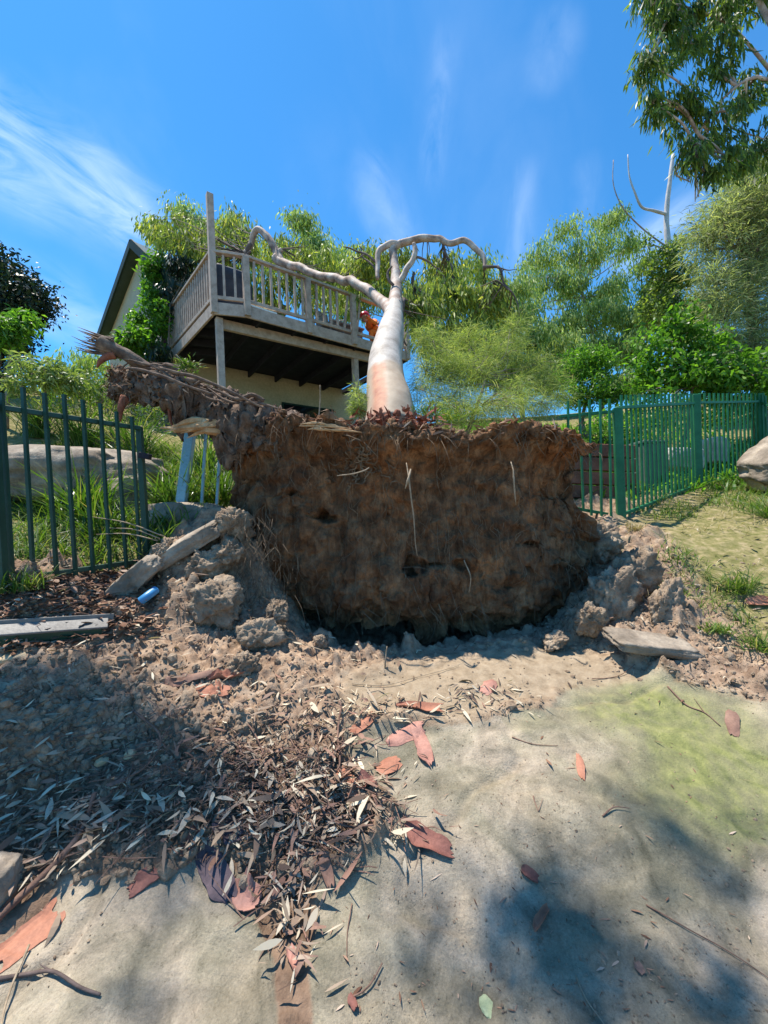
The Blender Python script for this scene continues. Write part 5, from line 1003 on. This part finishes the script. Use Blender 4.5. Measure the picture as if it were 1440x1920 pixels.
# leaf litter
def litter():
    def scatter(regs, n, sd):
        out = []
        for (cx, cy, sx, sy, w) in regs:
            k = int(n * w); out.append(np.stack([rng.normal(cx, sx, k), rng.normal(cy, sy, k)], -1))
        return np.vstack(out)
    X = scatter([(360, 1530, 170, 46, .27), (560, 1500, 90, 50, .20), (100, 1550, 120, 45, .10), (500, 1420, 110, 40, .07), (640, 1540, 60, 40, .07), (545, 1690, 28, 70, .06), (915, 1310, 45, 18, .045), (690, 1330, 60, 18, .04), (60, 1610, 50, 40, .04), (250, 1590, 100, 22, .03)], 2600, 0)
    X = X[(X[:, 1] > 1250) & (X[:, 1] < 1900) & ~((X[:, 1] > 1600 + (X[:, 0] - 300) * .1) & (X[:, 0] < 460) & (X[:, 0] > 130))]
    p = hit(X[:, 0], X[:, 1], 6); n = len(p); g = Geo(); p[:, 2] += rng.uniform(.002, .045, n) ** 1.0 * np.where(X[:, 0] < 740, 1, .5)
    a = rng.uniform(0, 2 * np.pi, n); d = np.stack([np.cos(a), np.sin(a), rng.normal(size=n) * .22], -1); nr = np.stack([rng.normal(size=n) * .5, rng.normal(size=n) * .5, np.ones(n)], -1)
    LL = rng.lognormal(-2.95, .48, n).clip(.015, .13); ribbons(g, p, d, LL, LL * rng.uniform(.07, .27, n), (.06, .75, 1, .7, .05), bend=np.stack([rng.normal(size=n) * .22, rng.normal(size=n) * .22, rng.uniform(-.2, .35, n)], -1) * LL[:, None], fold=.22, nrm=nr)
    obj('leaf_litter', g, L_LITTER, kind='stuff')
    # a thinner sprinkling over soil and bank
    m = 2600; X = np.stack([rng.uniform(0, 1440, m), rng.uniform(980, 1500, m)], -1); p = hit(X[:, 0], X[:, 1], 7); ii = np.clip(np.searchsorted(gx, p[:, 0]), 0, nx - 1); jj = np.clip(np.searchsorted(gy, p[:, 1]), 0, ny - 1)
    p = p[(rock[jj, ii] < .5) & (rng.random(m) < 1 - .9 * sand[jj, ii])]; n = len(p); p[:, 2] += .01; a = rng.uniform(0, 6.28, n); g = Geo(); LL = rng.uniform(.025, .09, n)
    ribbons(g, p, np.stack([np.cos(a), np.sin(a), rng.normal(size=n) * .2], -1), LL, LL * rng.uniform(.1, .28, n), (.06, .8, 1, .05), bend=rng.normal(size=(n, 3)) * .012, fold=.2, nrm=np.stack([rng.normal(size=n) * .5, rng.normal(size=n) * .5, np.ones(n)], -1))
    obj('scattered_leaves', g, L_LITTER, kind='stuff')
    # mulch chips by the left fence
    m = 3600; X = np.stack([rng.uniform(-40, 300, m), rng.uniform(1045, 1230, m)], -1); X = X[(X[:, 1] > 1100 - (X[:, 0] * .18)) & (X[:, 1] < 1225 - .1 * X[:, 0])]; p = hit(X[:, 0], X[:, 1], 7); n = len(p); p[:, 2] += rng.uniform(0, .02, n); a = rng.uniform(0, 6.28, n); g = Geo()
    LL = rng.uniform(.02, .08, n); ribbons(g, p, np.stack([np.cos(a), np.sin(a), rng.normal(size=n) * .25], -1), LL, LL * rng.uniform(.15, .45, n), (.5, 1, .9, .4), nrm=np.stack([rng.normal(size=n) * .5, rng.normal(size=n) * .5, np.ones(n)], -1), fold=.1)
    obj('mulch', g, L_MULCH, kind='stuff')
    m = 750; g = Geo(); X = scatter([(330, 1480, 180, 70, .5), (560, 1480, 90, 70, .3), (120, 1130, 90, 40, .2)], m, 0); p = hit(X[:, 0], X[:, 1], 7); p[:, 2] += .02
    for q_ in p:
        d = norm(rng.normal(size=3) * [1, 1, .2]) * rng.lognormal(-2.9, .5); tube(g, [q_ - d, q_ + rng.normal(size=3) * .008, q_ + d], [.0022, .0028, .001], 4, 3, cap=False)
    obj('twig_litter', g, M_STICK, kind='stuff')
    m = 2600; X = np.stack([rng.uniform(0, 1440, m), 1270 + 650 * rng.random(m) ** .8], -1); p = hit(X[:, 0], X[:, 1], 6); k = (fbm(p * 2.2, 3, 91) > -.05); p = p[k]; p[:, 2] += .001; g = Geo(); pebbles(g, p, rng.lognormal(-6.0, .5, len(p)).clip(.0012, .008)); obj('grit', g, M_CLOD, kind='stuff')
    m = 260; X = np.stack([rng.uniform(620, 1440, m), rng.uniform(1290, 1900, m)], -1); p = hit(X[:, 0], X[:, 1], 6); p[:, 2] += .003; a = rng.uniform(0, 6.28, m); g = Geo(); LL = rng.lognormal(-4.0, .5, m)
    ribbons(g, p, np.stack([np.cos(a), np.sin(a), 0 * a + .05], -1), LL, LL * rng.uniform(.05, .3, m), (.2, 1, .8, .1), bend=rng.normal(size=(m, 3)) * .004, fold=.1, nrm=np.tile([.1, .1, 1.], (m, 1))); obj('debris', g, L_MULCH, kind='stuff')
    m = 130; X = scatter([(380, 1500, 170, 70, .6), (600, 1470, 60, 60, .2), (540, 1680, 25, 60, .1), (650, 1330, 80, 20, .1)], m, 0); p = hit(X[:, 0], X[:, 1], 6); m = len(p); p[:, 2] += .03; a = rng.uniform(0, 6.28, m); g = Geo(); LL = rng.uniform(.02, .075, m)
    ribbons(g, p, np.stack([np.cos(a), np.sin(a), rng.normal(size=m) * .2], -1), LL, LL * rng.uniform(.15, .4, m), (.7, 1, .9, .55), bend=rng.normal(size=(m, 3)) * .02, fold=.35, nrm=np.stack([rng.normal(size=m) * .4, rng.normal(size=m) * .4, np.ones(m)], -1)); obj('bark_scraps', g, BK['b'], kind='stuff')
litter()
LEAFLAB = ['pale curled dead leaf lying nearest the thick brown root', 'pale dead leaf pointing at the purple-grey bark sheet', 'long pale dead leaf hanging down the crack in the rock', 'pale dead leaf beside the straight thin stick', 'pale dead leaf tucked against the pink bark sheet', 'pale dead leaf near the slim red-brown bark strip',
    'broad pale dead leaf at the lower edge of the litter left of the bark strip', 'pale dead leaf in the shaded middle of the litter', 'longest pale dead leaf, above the purple-grey bark', 'pale dead leaf on the litter just left of the thick root', 'pale upright dead leaf beside the thick root top', 'pale dead leaf at the reddish branch across the litter']
for k, (x, y, L_, an, c) in enumerate([(195, 1555, .10, .2, 0), (375, 1595, .10, .9, 0), (540, 1735, .10, 1.5, 0), (560, 1500, .09, 2.4, 0), (430, 1680, .07, 1.2, 0), (350, 1560, .11, 1.4, 0), (225, 1580, .09, .1, 0), (305, 1525, .10, 2.2, 0), (395, 1540, .12, .8, 0), (120, 1545, .11, .9, 0), (96, 1530, .1, 1.9, 0), (520, 1515, .10, .1, 0)]):
    b0 = G1(x, y) + [0, 0, .035]; g = Geo(); d = np.array([math.cos(an), math.sin(an), .12]); ribbons(g, [b0 - d * L_ / 2], [d], [L_], [L_ * .24], (.05, .55, .9, 1, .8, .4, .02), bend=np.array([[-.15 * d[1] * L_, .15 * d[0] * L_, .02]]), fold=.14, nrm=np.array([[.15, -.2, 1.]]))
    obj('dead_leaf', g, pmat('pale_dead_leaf', [(0, (.32, .27, .20)), (1, (.46, .40, .31))], 20, .7, .2, 60) if k == 0 else bpy.data.materials['pale_dead_leaf'], base=b0, smooth=True, label=LEAFLAB[k], cat='leaf', group='large pale dead leaves in the litter')

# ================================================================ GRASS AND PLANTS
def blades(name, P0, Lr, Wr, mat, lean=.35, droop=.5, per=1, spread=.02, parent=None, kind='stuff', **kw):
    P0 = np.repeat(P0, per, 0); n = len(P0); P0 = P0 + np.concatenate([rng.normal(size=(n, 2)) * spread, np.zeros((n, 1))], 1); L_ = rng.uniform(*Lr, n); a = rng.uniform(0, 6.28, n); l = np.abs(rng.normal(size=n)) * lean
    d = np.stack([np.cos(a) * l, np.sin(a) * l, np.ones(n)], -1); g = Geo(); bend = np.stack([np.cos(a) * L_ * .35, np.sin(a) * L_ * .35, -droop * L_ * rng.uniform(.2, 1, n)], -1)
    ribbons(g, P0, d, L_, rng.uniform(*Wr, n), (.8, 1, .75, .04), bend=bend, fold=.1, nrm=np.stack([-np.cos(a), -np.sin(a), .3 + 0 * a], -1) + rng.normal(size=(n, 3)) * .3); return obj(name, g, mat, parent, kind=kind, **kw)
def on_ground(x, y): return np.stack([x, y, hgt(x, y)], -1)
n = 5200; x = rng.uniform(-5.5, -1.6, n); y = rng.uniform(2.75, 7.5, n); k = (y > 3.0 + (x + 2.3) * .6) ; tuft = fbm(np.stack([x * 2.2, y * 2.2, x * 0], -1), 2, 5) > -.18
blades('grass', on_ground(x[k & tuft], y[k & tuft]), (.12, .34), (.006, .013), L_GRASS, .6, .5, 3, .04)
n = 3800; x = rng.uniform(2.0, 7.5, n); y = rng.uniform(2.6, 9, n); g_ = fbm(np.stack([x * 2.4, y * 2.4, x * 0], -1), 3, 6) > .06; pp_ = on_ground(x, y); xx, yy = pix(pp_); k = g_ & (yy < 1210 ) & (xx > 1170) & (rng.random(n) < np.where(yy > 900, 1.0, 1))
blades('dry_grass', pp_[k], (.04, .14), (.004, .008), L_DRY, .9, .5, 3, .05)
x = rng.uniform(2.2, 8, 3000); y = rng.uniform(5.2, 11, 3000); pp_ = on_ground(x, y); blades('ground_cover', pp_, (.10, .28), (.02, .045), L_BROAD, .6, .4, 2, .08)
n = 5000; x = rng.uniform(2.2, 6.5, n); y = rng.uniform(2.9, 6, n); pp_ = on_ground(x, y); k = fbm(pp_ * [1.5, 1.5, 0], 3, 66) > .02
blades('bank_grass', pp_[k], (.06, .16), (.004, .009), L_GRASS, .7, .4, 4, .04)
for (x, y, d, s, lab) in [(1390, 1095, 3.2, .34, 'bright green grass tuft on the bank at the right edge'), (1425, 1225, 2.65, .26, 'green grass tuft above the rock at the lower right edge'), (1440, 945, 4.2, .5, 'spiky dark strap-leaf tuft below the big boulder'), (1345, 1200, 2.8, .12, 'little grass tuft beside the flat grey slab'),
                     (35, 1110, 2.45, .22, 'low green tuft at the foot of the left fence'), (1190, 1000, 4.1, .16, 'dry tuft at the foot of the first fence post')]:
    b0 = P(x, y, d); b0[2] = hgt(b0[0], b0[1]) ; n = 170; o = blades('grass_tuft', np.repeat(b0[None], n, 0), (s * .4, s), (.004, .008), L_STRAP if 'spiky' in lab else (L_DRY if 'dry' in lab else L_GRASS), .75, .45, 1, .05, base=b0, kind=None, label=lab, cat='grass tuft')
for k, (x, y, d, s, n, lab) in enumerate([(160, 985, 3.9, .85, 210, 'tall strap-leaf clump between the pickets beside the pale outcrop'), (200, 1010, 3.6, .55, 150, 'strap-leaf clump growing low behind the last pickets of the left fence'), (330, 930, 4.3, .8, 300, 'dense green strap-leaf clump just left of the bent pale blue post'), (410, 930, 4.6, .9, 300, 'strap-leaf clump behind the two bent pickets'),
                                   (150, 790, 6.4, 1.1, 240, 'strap-leaf clump on the slope above the pale outcrop'), (70, 780, 6.8, 1.0, 200, 'far strap-leaf clump on the slope at the left end'), (255, 800, 6.2, 1.1, 220, 'strap-leaf clump under the broken root end'), (310, 985, 3.7, .35, 80, 'small bright clump in front of the low brown-grey boulder'), (390, 860, 5.6, 1.1, 220, 'tall clump seen under the root arm beside the house')]):
    b0 = P(x, y, d); b0[2] = min(b0[2], hgt(b0[0], b0[1])) if k not in (4, 5, 6, 8) else hgt(b0[0], b0[1]); t = blades('strap_leaf_clump', np.repeat(b0[None], n, 0), (s * .55, s * 1.1), (.010, .018), L_STRAP, .42, .45, 1, .10, base=b0, kind=None, label=lab, cat='plant', group='strap-leaf clumps')
# fallen pale stalks
for (x0, y0, x1, y1, lab) in ((308, 1006, 165, 968, 'uppermost pale dry stalk lying through the left fence pickets'), (300, 1010, 205, 990, 'short middle pale stalk lying through the left fence pickets'), (296, 1014, 180, 1002, 'lowest pale dry stalk lying through the left fence pickets')):
    a, b2 = P(x0, y0, 3.1), P(x1, y1, 2.95); g = Geo(); tube(g, [a, (a + b2) / 2 + [0, 0, .03], b2], [.006, .005, .002], 5, 5); obj('stalk', g, M_ROOTPALE, base=a, smooth=True, label=lab, cat='stalk', group='pale dry stalks in the fence')

def gpt(px_, py_, d): p = P(px_, py_, d); return np.array([p[0], p[1], min(p[2], hgt(p[0], p[1])) if True else p[2]])
# top right: gum branches hanging into the frame; the trunk stands out of frame at the right
tb = np.array([8.6, 6.4, 0.]); tb[2] = hgt(tb[0], tb[1])
plant('gum_tree', 'tall gum tree hanging long drooping leaves into the upper right corner', 'tree', tb,
      [B(1230, 30, 6.2, .34, .35), B(1220, 120, 6.1, .28, .35), B(1270, 90, 6.3, .35, .4), B(1225, 190, 6.1, .14, .35), B(1285, 200, 6.2, .32, .4), B(1340, 110, 6.4, .35, .4), B(1330, 20, 6.4, .5, .35), B(1345, 230, 6.3, .35, .35), B(1410, 170, 6.5, .3, .4), B(1420, 270, 6.4, .4, .3), B(1300, 285, 6.1, .2, .22), B(1375, 300, 6.2, .3, .18),
       B(1330, 325, 6.2, .15, .14), B(1420, -40, 6.8, .7, .4), B(1520, 100, 6.8, .5, .9), B(1500, 260, 6.6, .5, .5), B(1290, 340, 6.2, .07, .10), B(1308, 375, 6.3, .08, .06), B(1250, -60, 6.3, .6, .4)],
      L_EUC, 480, 30, .12, .16, .030, 'hang', trunk=[[tb, P(1700, 500, 6.4), P(1530, 200, 6.6), P(1400, -40, 6.8)], [P(1560, 260, 6.6), P(1460, 150, 6.5), P(1370, 50, 6.4), P(1280, 10, 6.3)], [P(1580, 300, 6.5), P(1440, 150, 6.4), P(1350, 190, 6.3), P(1300, 270, 6.2)]], tmat=M_LIMB, prof=(.12, 1, .7, .04), tr=.085, droop=.12, tw=.5, twr=.005)
plant('she_oak', 'fine grey-green needle-leaved tree filling the right edge above the fence', 'tree', gpt(1430, 840, 8.2),
      [B(1400, 380, 8, .75, .8), B(1350, 430, 7.9, .6, .7), B(1430, 500, 8, .8, 1), B(1350, 560, 7.9, .6, .8), B(1420, 640, 8, .8, .8), B(1340, 660, 7.8, .4, .5), B(1500, 420, 8.2, .8, 1.2), B(1410, 320, 8.2, .45, .4)], L_NEEDLE, 760, 50, .24, .17, .015, 'star', prof=(.8, .8, .2), tr=.14, tw=.3, twr=.012)
plant('dead_tree', 'pale leafless branch rising against the sky behind the right hand trees', 'tree', gpt(1262, 760, 10.5), [B(1240, 500, 10.3, .5, .4), B(1280, 520, 10.3, .45, .4), B(1218, 455, 10.2, .25, .2), B(1270, 465, 10.3, .35, .25), B(1235, 570, 10.3, .5, .45), B(1290, 590, 10, .5, .5)], L_EUC, 150, 34, .2, .11, .045, 'rand',
      trunk=[[gpt(1262, 760, 10.5), P(1270, 600, 10.5), P(1252, 450, 10.4), P(1250, 395, 10.4), P(1256, 340, 10.3), P(1262, 290, 10.3)]], tmat=M_WHITEDEAD, tr=.09, limbs=1)
def addlimb(tname, pts_, r0, r1, mat):
    t = bpy.data.objects[tname]; g = Geo(); tube(g, [P(*p) for p in pts_], np.linspace(r0, r1, len(pts_)), 7, 6, .1); obj('limb', g, mat, t, smooth=True)
addlimb('dead_tree', [(1250, 402, 10.4), (1225, 395, 10.3), (1203, 388, 10.3), (1190, 360, 10.2), (1180, 330, 10.2), (1177, 290, 10.2)], .042, .012, M_WHITEDEAD)
addlimb('dead_tree', [(1262, 470, 10.4), (1225, 445, 10.3), (1190, 415, 10.2), (1165, 385, 10.1), (1150, 345, 10.1), (1150, 300, 10.1)], .022, .009, M_LIMB)
plant('broadleaf_bush', 'glossy bright green broad-leaved bush leaning over the right fence', 'bush', gpt(1260, 800, 7.4),
      [B(1225, 650, 7.3, .35, .4), B(1270, 620, 7.3, .45, .45), B(1270, 700, 7.2, .5, .4), B(1340, 700, 7.1, .6, .3), B(1400, 720, 7, .6, .25), B(1210, 700, 7.3, .3, .3), B(1320, 650, 7.3, .4, .3), B(1440, 690, 7, .5, .3), B(1225, 735, 7, .35, .15)], L_BROAD, 260, 26, .19, .12, .055, 'rand', tr=.05, droop=.25)
plant('round_shrub', 'rounded mid-green shrub standing behind the left end of the right fence', 'shrub', gpt(1100, 790, 9.5), [B(1080, 690, 9.5, .45, .45), B(1120, 685, 9.5, .45, .45), B(1100, 735, 9.3, .6, .35), B(1150, 740, 9.2, .35, .2)], L_BROAD, 260, 32, .17, .08, .035, 'rand', tr=.06)
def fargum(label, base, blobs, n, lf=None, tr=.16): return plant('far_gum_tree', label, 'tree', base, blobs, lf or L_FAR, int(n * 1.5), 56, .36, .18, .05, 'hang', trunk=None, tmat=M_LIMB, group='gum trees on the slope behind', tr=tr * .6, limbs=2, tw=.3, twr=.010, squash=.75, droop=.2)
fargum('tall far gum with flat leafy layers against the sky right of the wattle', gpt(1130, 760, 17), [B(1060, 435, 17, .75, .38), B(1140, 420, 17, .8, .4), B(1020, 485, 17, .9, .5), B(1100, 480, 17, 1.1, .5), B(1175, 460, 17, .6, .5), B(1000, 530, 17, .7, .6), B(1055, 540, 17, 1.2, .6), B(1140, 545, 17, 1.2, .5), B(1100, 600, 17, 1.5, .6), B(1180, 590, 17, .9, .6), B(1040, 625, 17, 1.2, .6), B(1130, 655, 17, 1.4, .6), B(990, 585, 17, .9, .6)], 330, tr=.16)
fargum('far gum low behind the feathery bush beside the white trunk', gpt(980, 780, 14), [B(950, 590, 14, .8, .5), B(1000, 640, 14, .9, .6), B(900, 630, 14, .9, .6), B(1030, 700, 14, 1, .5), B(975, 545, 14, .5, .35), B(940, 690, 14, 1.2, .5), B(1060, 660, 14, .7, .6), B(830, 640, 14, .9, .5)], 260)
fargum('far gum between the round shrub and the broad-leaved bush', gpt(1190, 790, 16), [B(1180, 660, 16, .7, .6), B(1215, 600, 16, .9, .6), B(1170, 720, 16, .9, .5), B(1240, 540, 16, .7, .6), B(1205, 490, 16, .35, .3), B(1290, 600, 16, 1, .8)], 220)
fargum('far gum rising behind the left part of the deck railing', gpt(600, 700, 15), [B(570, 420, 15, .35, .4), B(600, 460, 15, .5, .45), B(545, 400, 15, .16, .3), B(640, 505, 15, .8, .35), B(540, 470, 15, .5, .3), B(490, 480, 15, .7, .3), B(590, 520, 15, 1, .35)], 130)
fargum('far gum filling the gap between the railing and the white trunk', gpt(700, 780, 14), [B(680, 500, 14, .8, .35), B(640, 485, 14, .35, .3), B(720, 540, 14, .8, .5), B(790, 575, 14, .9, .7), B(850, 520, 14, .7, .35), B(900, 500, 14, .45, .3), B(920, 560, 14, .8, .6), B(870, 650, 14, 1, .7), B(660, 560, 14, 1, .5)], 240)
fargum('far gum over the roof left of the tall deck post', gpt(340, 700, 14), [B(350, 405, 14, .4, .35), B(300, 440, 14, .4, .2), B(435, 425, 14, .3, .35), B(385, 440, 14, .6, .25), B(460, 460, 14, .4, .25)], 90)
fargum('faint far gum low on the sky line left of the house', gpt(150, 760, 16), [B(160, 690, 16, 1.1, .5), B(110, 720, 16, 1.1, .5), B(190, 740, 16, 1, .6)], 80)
plant('wattle', 'feathery yellow-green bush spreading beside the white trunk above the root plate', 'bush', P(870, 830, 5.0), [B(820, 690, 5.2, .3, .3), B(880, 700, 5.3, .4, .3), B(930, 660, 5.5, .35, .22), B(960, 740, 5.2, .35, .22), B(800, 640, 5.4, .2, .2), B(850, 750, 5.0, .4, .18), B(1010, 765, 5.2, .3, .14), B(900, 775, 4.8, .7, .12), B(870, 630, 5.6, .25, .15), B(1010, 700, 5.6, .3, .25), B(960, 620, 5.8, .2, .2), B(790, 740, 4.9, .12, .25), B(1045, 740, 5.6, .2, .14)],
      L_WATTLE, 620, 46, .12, .12, .0045, 'star', prof=(.8, .8, .2), tr=.03, tw=.5, twr=.005)
plant('wattle', 'small feathery seedling left of the white trunk on the root plate', 'bush', P(672, 800, 3.9), [B(672, 760, 4.0, .07, .14), B(668, 735, 4.1, .05, .08)], L_WATTLE, 30, 40, .05, .07, .005, 'star', prof=(.8, .8, .2), tr=.006, tw=.4, twr=.002)
plant('leafy_shoot', 'bright green shoot growing on the root arm beside the deck post', 'plant', P(352, 700, 3.15), [B(350, 687, 3.15, .07, .03)], L_GRASS, 16, 14, .04, .05, .012, 'up', tr=.004, tw=.3, twr=.002, limbs=1)
plant('leafy_shoot', 'grassy green shoots at the foot of the white trunk on the root plate', 'plant', P(800, 810, 3.7), [B(800, 780, 3.8, .18, .06), B(850, 790, 3.8, .2, .05)], L_GRASS, 50, 16, .06, .10, .008, 'up', tr=.004, tw=.1, twr=.002, limbs=1)
# the creeper on the house corner
plant('creeper', 'bright green creeper climbing the house corner left of the deck', 'vine', gpt(270, 760, 9.3), [B(284, 560, 9.4, .24, .5), B(288, 510, 9.6, .2, .3), B(256, 640, 9.2, .42, .25), B(226, 650, 9.2, .3, .2), B(275, 640, 9.1, .3, .4), B(297, 600, 9.2, .2, .5), B(262, 600, 9.3, .22, .15), B(290, 490, 9.7, .2, .2)], L_BROAD, 220, 24, .13, .12, .06, 'rand', trunk=[[gpt(285, 760, 9.2), P(290, 650, 9.3), P(288, 560, 9.5), P(290, 500, 9.7)]], tr=.04, droop=.25)
plant('creeper', 'dark bare vine stems hanging beside the maroon downpipe', 'vine', gpt(310, 760, 9.0), [B(300, 660, 9.0, .2, .3), B(315, 560, 9.5, .25, .5), B(340, 500, 9.5, .3, .3)], L_DARK, 90, 22, .16, .10, .04, 'hang', tr=.03)
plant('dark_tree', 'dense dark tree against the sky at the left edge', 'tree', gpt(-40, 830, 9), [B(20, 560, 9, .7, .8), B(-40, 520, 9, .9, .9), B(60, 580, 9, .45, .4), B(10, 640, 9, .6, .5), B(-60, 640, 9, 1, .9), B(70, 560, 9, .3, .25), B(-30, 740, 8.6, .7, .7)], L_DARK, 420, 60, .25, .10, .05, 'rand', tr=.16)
plant('leafy_shrub', 'bright leafy shrub in front of the dark tree at the left edge', 'shrub', gpt(10, 760, 7), [B(20, 610, 7, .35, .2), B(45, 600, 7.2, .2, .14), B(10, 640, 7, .25, .15)], L_BROAD, 60, 24, .14, .13, .045, 'rand', tr=.04)
plant('leafy_shrub', 'pale flowering-looking shrub with long leaves above the left fence', 'shrub', gpt(90, 800, 6.4), [B(70, 690, 6.2, .4, .16), B(100, 700, 6.2, .35, .2), B(35, 720, 6.2, .3, .2), B(135, 715, 6.4, .25, .15)], leafmat('pale_green_leaves', [(0, (.10, .18, .04)), (1, (.34, .40, .16))], .4, .4, .4), 80, 24, .12, .12, .032, 'star', tr=.03)
plant('undergrowth_bush', 'loose green bush on the slope below the house', 'bush', gpt(210, 790, 6.8), [B(200, 730, 7, .6, .35), B(150, 760, 7, .5, .3), B(250, 770, 6.6, .5, .3)], L_GRASS, 130, 26, .17, .10, .022, 'rand', tr=.03)
plant('undergrowth_bush', 'loose dark green bush behind the sleeper wall', 'bush', gpt(1190, 800, 8), [B(1190, 790, 8, .7, .3), B(1300, 770, 8.4, .9, .35), B(1390, 770, 8.2, .7, .3), B(1120, 800, 7.6, .4, .2)], L_BROAD, 200, 26, .2, .09, .035, 'rand', tr=.03)
# a tall gum left of the frame whose limb reaches over the camera and dapples the rock
def shade():
    spots = [(60, 1340, .30), (180, 1380, .28), (300, 1430, .22), (120, 1450, .26), (20, 1440, .26), (420, 1500, .16), (250, 1500, .2), (60, 1530, .2), (500, 1560, .12), (330, 1570, .14),
             (935, 1605, .06), (990, 1650, .09), (1045, 1705, .11), (1100, 1765, .13), (1160, 1820, .14), (1230, 1880, .13), (1010, 1790, .12), (1060, 1860, .14), (940, 1860, .10), (1120, 1910, .14), (1330, 1900, .14), (1420, 1870, .10),
             (1185, 1505, .05), (1240, 1545, .08), (1310, 1590, .10), (1380, 1640, .11), (1430, 1560, .10), (1425, 1690, .08), (1300, 1660, .05), (740, 1740, .04), (640, 1820, .04), (270, 1890, .07), (290, 1660, .05), (830, 1800, .06)]
    out = []
    for k, (x, y, r) in enumerate(spots):
        p = G1(x, y) + SUN * (10.5 + 1.0 * math.sin(k * 2.3)); out.append((p, (r * .8, r * .8, r * .5)))
    return out
sb_ = shade(); tb = np.array([-15., 7.5, 0]); tb[2] = hgt(tb[0], tb[1]); cm = np.mean([b[0] for b in sb_], 0)
plant('shade_tree', 'tall gum standing left of the picture with a limb reaching over the rock', 'tree', tb, sb_, L_EUC, 330, 15, .11, .13, .030, 'hang', trunk=[[tb, tb + [1, 0, 4.5], tb + [4, -1.2, 7.2], cm + [-5, 0.3, 1.2], cm + [-2.2, 0, .9]], [cm + [-2.2, 0, .9], cm + [-.8, .2, .5], cm + [.2, 0, .3]]], tmat=M_LIMB, tr=.06, tw=.08, twr=.003, limbs=1)
